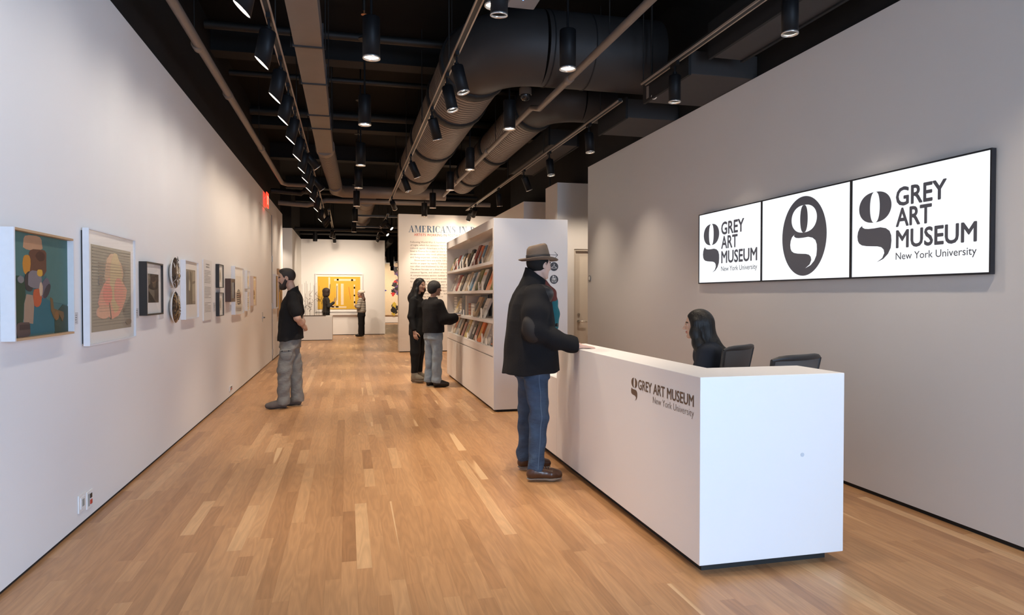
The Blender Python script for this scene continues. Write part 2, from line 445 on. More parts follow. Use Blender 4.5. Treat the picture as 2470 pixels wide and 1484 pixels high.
# counter wall, return, and lower section as closed boxes that share edges
mb.prism([(dx0, dy0), (dx1, dy0), (dx1, dy0 + 0.40), (dx0 + 0.268, dy0 + 0.40), (dx0 + 0.268, dy1), (dx0, dy1)], Matrix.Identity(4), bot, top)
mb.build('counter', M_DESK, desk, bevel=0.003)
MB().box(dx0, dx0 + 0.55, dy1 + 0.001, 6.45, bot, 0.735).build('low_counter', M_DESK, desk, bevel=0.003)
MB().box(dx0 + 0.269, dx0 + 0.75, dy0 + 0.42, dy1, 0.70, 0.735).build('work_surface', M_DESK, desk, bevel=0.003)
MB().box(dx0 + 0.05, dx0 + 0.24, dy0 + 0.07, 6.4, 0, bot).box(dx0 + 0.24, dx1 - 0.06, dy0 + 0.07, dy0 + 0.36, 0, bot).build('plinth', M_GAP, desk)
G_BOWL = [(-1, 0)]
def g_logo(mb, M, cx, cz, w, h, mi=0, lift=0.0, holes=True, tail_dx=0.0):
    """the museum's g: split bowl and swooping tail. bowl centred on (cx, cz), w x h"""
    def P(pts): return [M @ Vector((cx + a * w / 2, cz + b * h / 2, lift)) for a, b in pts]
    n = 22
    for s in (-1, 1):
        outer = []
        for i in range(n + 1):
            t = PI * i / n
            a = math.sin(t); b = math.cos(t)
            outer.append((s * (abs(a) ** 0.82), b))
        inner = [(s * 0.30 * math.sin(PI * i / n) ** 0.75, math.cos(PI * i / n)) for i in range(n + 1)]
        vs = P(outer) + P(inner); fs = []
        for i in range(n):
            q = (i, i + 1, n + 2 + i, n + 1 + i)
            fs.append(q if s < 0 else tuple(reversed(q)))
        mb.add(vs, fs, mi)
    top_ = [(-0.72, -1.05), (-0.80, -1.14), (-0.76, -1.24), (-0.62, -1.33), (-0.40, -1.37), (-0.05, -1.38), (0.35, -1.36), (0.68, -1.46), (0.90, -1.66), (1.0, -1.95), (1.02, -2.30), (0.98, -2.75), (0.82, -3.12), (0.55, -3.42), (0.14, -3.62)]
    bot_ = [(-0.72, -1.05), (-0.95, -1.24), (-1.06, -1.50), (-1.10, -1.80), (-1.07, -2.08), (-0.98, -2.28), (-0.80, -2.42), (-0.50, -2.50), (-0.18, -2.54), (0.18, -2.58), (0.42, -2.66), (0.56, -2.82), (0.60, -3.05), (0.48, -3.36), (0.14, -3.62)]
    vs = P(top_) + P(bot_); n = len(top_)
    fs = [(i, n + i, n + i + 1, i + 1) for i in range(n - 1)]
    mb.add(vs, fs, mi)
    return mb
mb = MB(); Md = FACE_W(dx0 - 0.0015, 3.99, 0)
g_logo(mb, Md, 0.053, 0.900, 0.088, 0.062)
text_into(mb, 'GREY ART MUSEUM', FACE_W(dx0 - 0.0015, 3.878, 0.867), width=0.693, cap=0.0615, bold=0.016)
text_into(mb, 'New York University', FACE_W(dx0 - 0.0015, 3.669, 0.8145), width=0.485, cap=0.0375, bold=-0.012)
mb.build('lettering', M_BRONZE, desk)
MB().cyl((2.36, dy0, 0.598), (2.36, dy0 - 0.0015, 0.598), 0.011, n=16).build('cap', pm('grey screw cap', (0.55, 0.58, 0.62), 0.5), desk)
# card holder on the low counter
ch = thing('card_holder', (1.83, 5.63, 0.735), 'white leaflet holder standing on the low end of the desk', 'holder')
MB().box(1.79, 1.87, 5.60, 5.66, 0.735, 0.745).box(1.79, 1.795, 5.60, 5.66, 0.745, 0.80).build('base', M_WHITE, ch)
c = MB().box(1.80, 1.865, 5.603, 5.657, 0.745, 0.90).build('leaflet', M_PAPER, ch)
mb = MB()
for k in range(6): mb.box(1.7985, 1.80, 5.612, 5.612 + random.uniform(0.015, 0.04), 0.76 + k * 0.02, 0.767 + k * 0.02)
mb.build('print', M_INK, c)

# ------------------------------------------------------------------ wall screens
M_SCR = pm('lit white screen', (0.02, 0.02, 0.02), 0.25, emit=(0.93, 0.965, 1.0), estr=1.12, var=0.0)
M_SCRK = pm('screen dark print', (0.02, 0.02, 0.025), 0.25, emit=(0.055, 0.055, 0.068), estr=0.8, var=0.0)
M_BEZ = pm('black screen bezel', (0.012, 0.014, 0.02), 0.35, var=0.1)
xs = XR - 0.045
KS = (XR - 0.045) / 3.62
def ks(mb):
    mb.v = [(p[0], p[1] * KS, 1.45 + (p[2] - 1.45) * KS) for p in mb.v]; return mb
for i, (ya, yb, lab) in enumerate([(6.488, 5.373, 'lit wall screen with a stacked museum logo, far left of three'), (5.371, 4.263, 'lit wall screen showing a white g in a dark oval, middle of three'), (4.261, 3.14, 'lit wall screen with a stacked museum logo, nearest and largest of three')]):
    t = thing('wall_screen', (XR, (ya + yb) / 2, 1.94), lab, 'screen', 'row of lit screens above the reception desk')
    mb = MB().box(xs + 0.012, XR - 0.012, yb + 0.0, ya - 0.0, 1.574, 2.305)
    mb.box(xs, xs + 0.012, yb, ya, 2.295, 2.305).box(xs, xs + 0.012, yb, ya, 1.574, 1.586).box(xs, xs + 0.012, yb, yb + 0.010, 1.586, 2.295).box(xs, xs + 0.012, ya - 0.010, ya, 1.586, 2.295)
    ks(mb).build('bezel', M_BEZ, t)
    MB().box(XR - 0.012, XR - 0.001, yb + 0.2, ya - 0.2, 1.7, 2.2).build('bracket', M_BEZ, t)
    s = ks(MB().box(xs + 0.006, xs + 0.0118, yb + 0.0102, ya - 0.0102, 1.5862, 2.2948)).build('display', M_SCR, t)
    mb = MB(); xp = xs + 0.0052; mats = [M_SCRK, M_SCR]
    if i != 1:
        oy = 4.183 if i == 2 else 6.389
        g_logo(mb, FACE_W(xp, oy, 0), 0.150, 2.075, 0.301, 0.216)
        o = oy - 4.183
        text_into(mb, 'GREY', FACE_W(xp, 3.845 + o, 2.055), width=0.40, cap=0.126, bold=0.024)
        text_into(mb, 'ART', FACE_W(xp, 3.843 + o, 1.915), width=0.29, cap=0.126, bold=0.024)
        text_into(mb, 'MUSEUM', FACE_W(xp, 3.841 + o, 1.771), width=0.608, cap=0.122, bold=0.024)
        text_into(mb, 'New York University', FACE_W(xp, 3.842 + o, 1.694), width=0.608, cap=0.047, bold=0.004)
    else:
        M = FACE_W(xp, 4.80, 1.937)
        mb.add([M @ Vector((0.276 * math.cos(2 * PI * k / 64), 0.325 * math.sin(2 * PI * k / 64), 0)) for k in range(64)], [tuple(range(64))], 0)
        M2 = FACE_W(xp - 0.0006, 4.795, 0)
        g_logo(mb, M2, 0.0, 2.078, 0.314, 0.224, mi=1)
    ks(mb).build('picture', mats, s)

# ------------------------------------------------------------------ bookshelf
sx0, sx1, sy0, sy1, sh = 1.755, 2.715, 8.153, 12.19, 2.41
bk = thing('bookshelf', (2.2, 10.2, 0), 'tall white bookshop display shelving unit with a solid end panel', 'bookshelf')
bp_x = 2.13
MB().box(sx0, sx1, sy0, sy0 + 0.06, 0.03, sh).build('end_panel', M_SHELF, bk, bevel=0.002)
MB().box(sx0, sx1, sy1 - 0.04, sy1, 0.03, sh).build('far_end_panel', M_SHELF, bk)
MB().box(sx0, sx1, sy0 + 0.06, sy1 - 0.04, 2.292, sh).build('header', M_SHELF, bk)
MB().box(bp_x, bp_x + 0.03, sy0 + 0.06, sy1 - 0.04, 0.79, 2.292).build('back_panel', M_SHELF, bk)
MB().box(sx1 - 0.04, sx1, sy0 + 0.06, sy1 - 0.04, 0.03, 2.292).build('rear_panel', M_SHELF, bk)
SHZ = [1.885, 1.520, 1.137, 0.792]
for z, nm in zip(SHZ, ['shelf', 'shelf', 'shelf', 'base_top']):
    MB().box(sx0 + 0.004, bp_x, sy0 + 0.06, sy1 - 0.04, z - 0.04, z).build(nm, M_SHELF, bk, bevel=0.001)
MB().box(sx0 + 0.03, sx1 - 0.04, sy0 + 0.06, sy1 - 0.04, 0.03, 0.752).build('cabinet', M_SHELF, bk)
MB().box(sx0 + 0.003, sx0 + 0.03, sy0 + 0.06, sy1 - 0.04, 0.69, 0.752).build('fascia', M_SHELF, bk)
for k in range(5):
    a = sy0 + 0.062 + k * 0.787
    MB().box(sx0 + 0.003, sx0 + 0.026, a + 0.001, a + 0.785, 0.035, 0.675).build('door', M_SHELF, bk, bevel=0.001)
MB().box(sx0 + 0.04, sx1 - 0.04, sy0 + 0.04, sy1 - 0.03, 0, 0.03).build('plinth', M_GAP, bk)
# wayfinding marks on the end panel
mb = MB(); Ms = FACE_S(2.534, sy0 - 0.0012, 0)
def stroke(mb, M, pts, w, mi=0, lift=0.0):
    for (a, b), (c, d) in zip(pts[:-1], pts[1:]):
        n = Vector((-(d - b), c - a)); n = n.normalized() * w / 2 if n.length else n
        mb.add([M @ Vector((a + n.x, b + n.y, lift)), M @ Vector((a - n.x, b - n.y, lift)), M @ Vector((c - n.x, d - n.y, lift)), M @ Vector((c + n.x, d + n.y, lift))], [(0, 1, 2, 3)], mi)
def disc(mb, M, cx, cy, r, mi=0, lift=0.0, n=32, ry=None):
    ry = ry or r
    mb.add([M @ Vector((cx + r * math.cos(2 * PI * k / n), cy + ry * math.sin(2 * PI * k / n), lift)) for k in range(n)], [tuple(range(n))], mi)
stroke(mb, Ms, [(-0.046, 1.962), (0.05, 1.962)], 0.006)
stroke(mb, Ms, [(0.008, 2.003), (0.05, 1.962), (0.008, 1.921)], 0.006)
disc(mb, Ms, 0, 1.816, 0.056); disc(mb, Ms, 0, 1.654, 0.056)
W_ = 0.0009
stroke(mb, Ms, [(0.0, 1.826), (-0.034, 1.802), (-0.034, 1.797), (0.034, 1.797), (0.034, 1.802), (0.0, 1.826), (0.0, 1.834), (0.008, 1.842), (0.004, 1.849), (-0.006, 1.847)], 0.005, 1, W_)
stroke(mb, Ms, [(-0.026, 1.672), (0.026, 1.672), (0.026, 1.622), (-0.026, 1.622), (-0.026, 1.672)], 0.006, 1, W_)
stroke(mb, Ms, [(-0.014, 1.655), (0.014, 1.655)], 0.022, 1, W_)
stroke(mb, Ms, [(0.0, 1.636), (0.0, 1.66)], 0.012, 1, W_)
disc(mb, Ms, -0.010, 1.690, 0.010, 1, W_); stroke(mb, Ms, [(-0.004, 1.690), (0.02, 1.690), (0.02, 1.684)], 0.005, 1, W_)
mb.build('wayfinding_marks', [pm('charcoal print', (0.055, 0.055, 0.06), 0.6), M_WHITE], bk)

# books, leaned face out on the shelves, and stacks of flat copies
CLR = {'olive': (0.10, 0.10, 0.045), 'red': (0.34, 0.06, 0.045), 'white': (0.74, 0.70, 0.65), 'grey': (0.40, 0.37, 0.35), 'brown': (0.19, 0.12, 0.07), 'black': (0.03, 0.028, 0.027), 'dark red': (0.22, 0.05, 0.04),
       'orange': (0.75, 0.20, 0.06), 'blue': (0.09, 0.22, 0.34), 'pale blue': (0.36, 0.44, 0.50), 'cream': (0.68, 0.58, 0.44), 'tan': (0.42, 0.29, 0.17), 'green': (0.22, 0.22, 0.07), 'peach': (0.75, 0.38, 0.22), 'yellow': (0.62, 0.45, 0.14), 'navy': (0.03, 0.055, 0.10), 'pink': (0.55, 0.28, 0.24), 'charcoal': (0.07, 0.066, 0.064)}
def bmat(c): return pm(c + ' book cover', CLR[c], 0.4, var=0.10, scale=14)
M_PAGES = pm('book pages', (0.66, 0.60, 0.52), 0.85, var=0.12, scale=150, stretch=(1, 1, 8))
ORD = ['first', 'second', 'third', 'fourth', 'fifth', 'sixth', 'seventh', 'eighth', 'ninth', 'tenth', 'eleventh', 'twelfth', 'thirteenth', 'fourteenth', 'fifteenth', 'sixteenth', 'seventeenth', 'eighteenth', 'nineteenth', 'twentieth']
SHN = ['top shelf', 'second shelf', 'third shelf', 'bottom shelf']
def leaning_book(y, z, w, h, th, lean, c, accent, motif, label, group, xb=1.80):
    """y: far edge (left as seen), leaning back towards the shelf's back"""
    s, k = math.sin(lean), math.cos(lean)
    t = thing('book', (xb, y - w / 2, z), label, 'book', group)
    M = Matrix.Translation((xb + 0.001, y, z + 0.001)) @ frame((0, 0, 0), (0, -1, 0), (s, 0, k)).to_4x4()
    # local x: width to the right as seen, y: up the lean, z: towards the viewer
    M = M @ Matrix.Translation((0, 0, 0))
    mb = MB().box(0.002, w - 0.004, 0.003, h - 0.003, -th + 0.003, -0.003, M=M); mb.build('pages', M_PAGES, t)
    cv = MB().box(0, w, 0, h, -0.003, 0, M=M).box(0, w, 0, h, -th, -th + 0.003, M=M).box(w - 0.003, w, 0, h, -th + 0.003, -0.003, M=M).build('cover', bmat(c), t)
    mb = MB(); m2 = None
    if motif == 0: mb.box(w * .15, w * .85, h * .35, h * .8, 0, 0.0008, M=M)
    elif motif == 1: mb.box(w * .1, w * .9, h * .72, h * .86, 0, 0.0008, M=M); m2 = MB().box(w * .1, w * .6, h * .12, h * .18, 0, 0.0008, M=M)
    elif motif == 2: mb.prism([(w * (.5 + .34 * math.cos(a)), h * (.5 + .26 * math.sin(a))) for a in [i * PI / 10 for i in range(20)]], M, 0, 0.0008)
    elif motif == 3: mb.box(w * .1, w * .9, h * .06, h * .5, 0, 0.0008, M=M); m2 = MB().box(w * .2, w * .8, h * .62, h * .66, 0, 0.0008, M=M)
    else: mb.prism([(w * .15, h * .1), (w * .85, h * .3), (w * .6, h * .85), (w * .3, h * .7)], M, 0, 0.0008)
    mb.build('cover_print', bmat(accent), cv)
    if m2: m2.build('cover_title', bmat(accent), cv)
    return t
def flat_book(x, y, z, dx, dy, dz, c, label, group):
    t = thing('book', (x + dx / 2, y + dy / 2, z), label, 'book', group)
    MB().box(x + 0.004, x + dx - 0.003, y + 0.003, y + dy - 0.003, z + 0.002, z + dz - 0.002).build('pages', M_PAGES, t)
    MB().box(x, x + dx, y, y + dy, z, z + 0.002).box(x, x + dx, y, y + dy, z + dz - 0.002, z + dz).box(x, x + 0.003, y, y + dy, z + 0.002, z + dz - 0.002).build('cover', bmat(c), t)
    return t
rows = [
 # (shelf, [(y_far, width, height, thickness, cover, accent, motif)])
 (0, [(12.10, .20, .25, .030, 'olive', 'yellow', 3), (11.86, .18, .23, .03, 'white', 'pink', 0), (11.58, .19, .27, .035, 'red', 'dark red', 1), (11.32, .19, .26, .03, 'pale blue', 'grey', 4), (11.06, .22, .27, .035, 'charcoal', 'tan', 0), (10.74, .20, .25, .03, 'brown', 'cream', 2), (10.42, .19, .30, .035, 'black', 'olive', 1), (10.14, .17, .22, .02, 'grey', 'white', 0), (9.94, .20, .33, .04, 'dark red', 'red', 0), (9.66, .19, .30, .03, 'orange', 'pale blue', 2), (9.40, .16, .29, .03, 'blue', 'pale blue', 0), (9.18, .24, .33, .04, 'cream', 'tan', 0), (8.84, .22, .31, .03, 'white', 'cream', 3)]),
 (1, [(12.12, .22, .30, .035, 'grey', 'cream', 1), (11.84, .22, .31, .03, 'white', 'grey', 0), (11.58, .20, .30, .03, 'red', 'pink', 4), (11.32, .16, .27, .03, 'cream', 'white', 1), (11.10, .20, .31, .03, 'charcoal', 'brown', 0), (10.82, .24, .29, .03, 'cream', 'grey', 3), (10.52, .20, .32, .03, 'tan', 'cream', 4), (10.28, .15, .30, .03, 'pale blue', 'white', 1), (10.12, .14, .30, .03, 'blue', 'navy', 0), (9.95, .16, .29, .03, 'white', 'cream', 3), (9.76, .24, .33, .04, 'green', 'olive', 2), (9.44, .24, .32, .03, 'white', 'peach', 1), (9.14, .19, .32, .03, 'black', 'charcoal', 0), (8.90, .22, .33, .04, 'peach', 'orange', 4), (8.62, .14, .2, .03, 'green', 'olive', 1)]),
 (2, [(11.72, .24, .29, .03, 'cream', 'yellow', 0), (11.20, .20, .26, .025, 'grey', 'white', 1), (9.98, .26, .32, .035, 'tan', 'black', 2), (9.36, .26, .30, .035, 'white', 'grey', 3)]),
 (3, [(12.06, .18, .20, .02, 'white', 'cream', 4), (11.82, .20, .29, .03, 'cream', 'orange', 0), (11.54, .20, .27, .025, 'pale blue', 'grey', 3), (11.28, .22, .29, .03, 'brown', 'tan', 2), (10.94, .18, .24, .025, 'pink', 'orange', 1), (10.66, .22, .295, .03, 'yellow', 'olive', 2), (10.38, .20, .30, .03, 'grey', 'white', 1), (10.08, .18, .24, .03, 'black', 'grey', 0), (9.84, .22, .295, .03, 'brown', 'red', 4), (9.56, .20, .29, .03, 'orange', 'yellow', 4), (9.18, .24, .29, .03, 'white', 'cream', 2), (8.88, .20, .22, .03, 'grey', 'white', 3), (8.60, .17, .20, .03, 'charcoal', 'orange', 1)])]
for si, items in rows:
    for k, (y, w, h, th, c, ac, mo) in enumerate(items):
        leaning_book(y, SHZ[si], w, h, th, 0.36 if si != 2 else 0.42, c, ac, mo, '%s book with %s print leaning on the %s, %s from the left' % (c, ac, SHN[si], ORD[k]), 'face-out books on the ' + SHN[si])
n = 0
for (ya, dy, dx, cnt, dz, cs, nm) in [(11.80, 0.30, .24, 12, .024, ['grey', 'white'], 'leftmost stack'), (11.02, 0.21, .2, 9, .022, ['tan', 'cream'], 'second stack'), (10.34, 0.20, .2, 8, .024, ['tan', 'red'], 'third stack'), (10.02, 0.28, .22, 8, .024, ['white', 'grey'], 'fourth stack'), (8.42, 0.2, .22, 11, .024, ['charcoal', 'grey'], 'rightmost stack')]:
    for k in range(cnt):
        flat_book(1.86 if nm != 'second stack' else 1.83, ya - (0.1 if nm == 'leftmost stack' else 0), SHZ[2] + k * dz, dx, dy, dz - 0.0008, cs[k % 2], 'flat %s book, %s from the bottom of the %s, third shelf' % (cs[k % 2], ORD[k], nm), 'flat stacked books on the third shelf')
for k, (y, w, h, c) in enumerate([(10.93, .07, .31, 'navy'), (10.85, .06, .31, 'black'), (10.78, .08, .31, 'navy'), (10.62, .05, .31, 'cream')]):
    flat_book(1.83, y - w, SHZ[2], .24, w, h, c, '%s volume standing upright on the third shelf, %s of the upright ones' % (c, ORD[k]), 'upright volumes on the third shelf')
leaning_book(10.30, SHZ[2] + 8 * .024, .55, .13, .02, 0.1, 'navy', 'blue', 0, 'wide dark blue picture book propped above the flat stacks on third shelf', None, xb=2.0)
for si, ys in enumerate([[11.62, 11.16, 10.86, 10.62, 10.24, 9.62, 9.30, 9.02], [11.45, 10.98, 10.1, 9.62, 9.28, 9.0], [10.55, 9.80, 9.1], [11.7, 11.0, 10.2, 9.5, 9.05, 8.75]]):
    for k, y in enumerate(ys):
        t = thing('price_card', (1.785, y, SHZ[si]), 'small white price card on the bookshelf\'s %s, %s from the left' % (SHN[si], ORD[k]), 'card', 'price cards on the ' + SHN[si])
        MB().box(1.772, 1.795, y - 0.055, y + 0.055, SHZ[si], SHZ[si] + 0.006).build('foot', pm('clear acrylic', (0.75, 0.73, 0.70), 0.15), t)
        MB().box(1.782, 1.785, y - 0.05, y + 0.05, SHZ[si] + 0.006, SHZ[si] + random.choice([0.09, 0.12, 0.14])).build('card', M_PAPER, t)

# ------------------------------------------------------------------ exhibition text wall
def serif_word(mb, M, s, x, cap, mi=0):
    """high-contrast serif capitals drawn from slabs, hairlines and arcs"""
    T, t, sf = 0.20, 0.055, 0.05       # thick stem, hairline, serif height (of cap)
    def quad(p): mb.add([M @ Vector((x + a * cap, b * cap, 0)) for a, b in p], [(0, 1, 2, 3)], mi)
    def rect(a, b, c, d): quad([(a, c), (b, c), (b, d), (a, d)])
    def ser(cx, y, w=0.34): rect(cx - w / 2, cx + w / 2, y, y + sf) if y < .5 else rect(cx - w / 2, cx + w / 2, y - sf, y)
    def arc(cx, cy, rx, ry, a0, a1, wf):
        n = 14
        o = []; i_ = []
        for k in range(n + 1):
            a = a0 + (a1 - a0) * k / n
            w = wf(a)
            o.append((cx + rx * math.cos(a), cy + ry * math.sin(a))); i_.append((cx + (rx - w) * math.cos(a), cy + (ry - t) * math.sin(a)))
        for k in range(n): quad([i_[k], o[k], o[k + 1], i_[k + 1]] if a1 > a0 else [i_[k + 1], o[k + 1], o[k], i_[k]])
    adv = {'A': .82, 'M': 1.06, 'E': .74, 'R': .84, 'I': .44, 'C': .80, 'N': .88, 'S': .64, 'P': .74, ' ': .42}
    for ch in s:
        if ch == 'A':
            quad([(.05, sf), (.11, sf), (.42, 1), (.38, 1)]); quad([(.50, sf), (.72, sf), (.44, 1), (.34, 1)]); rect(.2, .56, .30, .35); ser(.08, 0, .26); ser(.62, 0, .36)
        elif ch == 'M':
            rect(.13, .185, sf, 1); quad([(.13, 1), (.50, 0), (.54, .06), (.34, 1)]); quad([(.48, .0), (.54, .0), (.86, 1), (.80, 1)]); rect(.76, .96, sf, 1 - sf); ser(.16, 0, .26); ser(.86, 0, .34); rect(.04, .34, 1 - sf, 1); rect(.80, 1.02, 1 - sf, 1)
        elif ch == 'E':
            rect(.12, .32, 0, 1); rect(.04, .66, 0, sf); rect(.04, .64, 1 - sf, 1); rect(.3, .5, .49, .54); quad([(.60, sf), (.66, 0), (.68, .28), (.64, .28)]); quad([(.58, 1 - sf), (.60, .74), (.64, .74), (.64, 1)]); rect(.48, .52, .38, .64)
        elif ch == 'R':
            rect(.12, .32, sf, 1 - sf); ser(.22, 0, .36); ser(.22, 1, .36); arc(.36, .76, .32, .24, -PI / 2, PI / 2, lambda a: t + (.17 - t) * max(0, math.cos(a))); rect(.3, .38, 1 - t, 1); rect(.3, .42, .52, .52 + t); quad([(.60, 0), (.84, 0), (.56, .53), (.36, .53)])
        elif ch == 'P':
            rect(.12, .32, sf, 1 - sf); ser(.22, 0, .36); ser(.22, 1, .36); arc(.36, .73, .32, .27, -PI / 2, PI / 2, lambda a: t + (.17 - t) * max(0, math.cos(a))); rect(.3, .38, 1 - t, 1); rect(.3, .38, .46, .46 + t)
        elif ch == 'I':
            rect(.12, .32, sf, 1 - sf); ser(.22, 0, .36); ser(.22, 1, .36)
        elif ch == 'C':
            arc(.42, .5, .38, .52, PI * .25, PI * 1.75, lambda a: t + (.19 - t) * max(0, -math.cos(a)) + .02); quad([(.66, .66), (.70, .66), (.72, .98), (.66, .88)]); quad([(.68, .10), (.72, .22), (.70, .26), (.64, .14)])
        elif ch == 'N':
            rect(.13, .185, sf, 1); quad([(.64, 0), (.72, 0), (.34, 1), (.12, 1)]); rect(.68, .735, .0, 1 - sf); ser(.16, 0, .26); rect(.04, .34, 1 - sf, 1); ser(.71, 1, .26)
        elif ch == 'S':
            arc(.32, .74, .24, .27, PI * .15, PI * 1.2, lambda a: t + .05 * max(0, -math.cos(a)) + .03); arc(.32, .26, .26, .27, -PI * .85, PI * .2, lambda a: t + .07 * max(0, math.cos(a)) + .03); quad([(.10, .62), (.24, .68), (.58, .40), (.44, .30)]); quad([(.50, .72), (.54, .72), (.54, 1), (.50, .92)]); quad([(.06, .02), (.10, .1), (.10, .32), (.06, .32)])
        x += adv[ch] * cap
    return x
wt = thing('exhibition_title', (2.5, 17.379, 3.0), 'blue serif exhibition title lettering on the white text wall', 'lettering')
yw = 17.378
mb = MB(); serif_word(mb, FACE_S(0, yw, 3.071), 'AMERICANS IN PARIS', 1.525, 0.172); mb.build('title', pm('navy lettering', srgb(78, 104, 136), 0.5, var=0.05), wt)
wt = thing('exhibition_subtitle', (2.5, 17.379, 2.97), 'small red subtitle line below the blue exhibition title', 'lettering')
mb = MB(); text_into(mb, 'ARTISTS WORKING IN POSTWAR FRANCE, 1946\u20131962', FACE_S(1.659, yw, 2.978), cap=0.064, bold=0.012, spacing=1.06, squash=1.0, width=2.0); mb.build('subtitle', pm('red lettering', srgb(205, 92, 74), 0.5, var=0.03), wt)
para = ['Following World War II, hundreds of artists flocked to the City', 'of Light, which for centuries had been heralded as the', 'cultural capital. Americans in Paris explores artists who', 'lived in France for a year or more during this time:', 'ex-servicemen who took advantage of the GI Bill for tuition', 'and living expenses; others, including women and', '      Showcased here are some 130 paintings, sculptures,', 'works on paper by nearly 70 artists, providing a view', 'too often overshadowed by the contemporary scene.', 'The show focuses on a diverse core of twenty-five', 'canonical figures, and others who have yet to be seen.', 'A complementary section dubbed the \u201cSalon\u201d shows art', 'that the Americans would have seen in Paris, and works', 'by compatriots who likewise spent at least a year there.', '      While the Paris art scene was dominated by', 'Americans in Paris experimented with a range of', 'approaches, from abstract and figurative art to', 'Baldwin, and others in that art - suited', 'the city as they were present in', 'some of them constrained by', 'styles of the art world.', '      Others encountered under', 'the city and its artistic past', 'and a number of long-time', 'expatriates came from', 'the same circle of artists', 'who were in the city', 'for a year or more']
wt = thing('exhibition_text', (2.5, 17.379, 1.2), 'grey paragraphs of introductory text on the white text wall', 'lettering')
mb = MB()
vs, fs = text_geo('H'); chh = max(v[1] for v in vs)
for i, ln in enumerate(para):
    ind = 0.1 if ln.startswith(' ') else 0
    text_into(mb, ln.strip(), FACE_S(1.562 + ind, yw, 2.80 - i * 0.0775), cap=0.042, bold=0.004, squash=1.07)
mb.build('paragraphs', M_INKL, wt)

# ------------------------------------------------------------------ pictures on the left wall
M_FRW = pm('white painted frame', (0.72, 0.71, 0.72), 0.5, var=0.05, scale=30)
M_FRB = pm('black frame', (0.02, 0.017, 0.015), 0.45, var=0.1)
M_FRO = pm('pale oak frame', (0.52, 0.33, 0.18), 0.5, var=0.12, scale=25, stretch=(1, 1, 6))
M_FRD = pm('dark walnut frame', (0.07, 0.032, 0.02), 0.45, var=0.15)
M_MAT = pm('cream mat board', (0.76, 0.72, 0.66), 0.85, var=0.02)
M_GLZ = None
def glazing():
    m = bpy.data.materials.new('picture glazing'); m.use_nodes = True
    nt = m.node_tree; nt.nodes.remove(nt.nodes['Principled BSDF'])
    tr = nt.nodes.new('ShaderNodeBsdfTransparent'); gl = nt.nodes.new('ShaderNodeBsdfGlossy'); gl.inputs['Roughness'].default_value = 0.02
    ge = nt.nodes.new('ShaderNodeNewGeometry'); dp = nt.nodes.new('ShaderNodeVectorMath'); dp.operation = 'DOT_PRODUCT'
    nt.links.new(ge.outputs['Normal'], dp.inputs[0]); nt.links.new(ge.outputs['Incoming'], dp.inputs[1])
    ab = nt.nodes.new('ShaderNodeMath'); ab.operation = 'ABSOLUTE'; nt.links.new(dp.outputs['Value'], ab.inputs[0])
    om = nt.nodes.new('ShaderNodeMath'); om.operation = 'SUBTRACT'; om.inputs[0].default_value = 1.0; nt.links.new(ab.outputs[0], om.inputs[1])
    pw = nt.nodes.new('ShaderNodeMath'); pw.operation = 'POWER'; pw.inputs[1].default_value = 5.0; nt.links.new(om.outputs[0], pw.inputs[0])
    ml = nt.nodes.new('ShaderNodeMath'); ml.operation = 'MULTIPLY_ADD'; ml.inputs[1].default_value = 0.22; ml.inputs[2].default_value = 0.015; nt.links.new(pw.outputs[0], ml.inputs[0])
    mx = nt.nodes.new('ShaderNodeMixShader'); nt.links.new(ml.outputs[0], mx.inputs[0]); nt.links.new(tr.outputs[0], mx.inputs[1]); nt.links.new(gl.outputs[0], mx.inputs[2])
    nt.links.new(mx.outputs[0], nt.nodes['Material Output'].inputs[0])
    return m
M_GLZ = glazing()
def cm(r, g, b, rough=0.6): return pm('paint %d %d %d' % (r, g, b), srgb(r, g, b), rough, var=0.10, scale=22)
def picture(name, y0, y1, z0, z1, d, fw, fmat, label, sheet=None, sheet_mat=None, back=0.0, recess=0.018, group=None, fmat2=None, glass=True, gap=0.003, cat='picture'):
    t = thing(name, (XL, (y0 + y1) / 2, (z0 + z1) / 2), label, cat, group)
    xb = XL + 0.001 + back; x1 = XL + d
    mb = MB().box(xb, x1, y0, y0 + fw, z0, z1).box(xb, x1, y1 - fw, y1, z0, z1).box(xb, x1, y0 + fw, y1 - fw, z1 - fw, z1).box(xb, x1, y0 + fw, y1 - fw, z0, z0 + fw)
    if fmat2:
        mb.mi = [0] * 12 + [1] * 12
        mb.build('frame', [fmat, fmat2], t)
    else: mb.build('frame', fmat, t)
    xf = x1 - recess
    bd = MB().box(xb, xf, y0 + fw, y1 - fw, z0 + fw, z1 - fw).build('mat_board', sheet_mat or M_MAT, t)
    if back: MB().box(XL + 0.001, xb, y0 + 0.015, y1 - 0.015, z0 + 0.015, z1 - 0.015).build('backing', M_FRB, t)
    if glass: MB().box(x1 - gap - 0.002, x1 - gap, y0 + fw, y1 - fw, z0 + fw, z1 - fw).build('glazing', M_GLZ, t)
    return t, bd, FACE_E(xf + 0.0003, y0 + fw, z0 + fw), (y1 - y0 - 2 * fw), (z1 - z0 - 2 * fw)
def art(parent, M, w, h, shapes, name='artwork'):
    """shapes: (colour material, polygon in 0..1 coordinates, layer)"""
    mb = MB(); mats = []
    for i, (m, poly) in enumerate(shapes):
        if m not in mats: mats.append(m)
        mb.prism([(u * w, v * h) for u, v in poly], M, 0.0, 0.0009 + 0.00016 * i, mats.index(m))
    return mb.build(name, mats, parent)
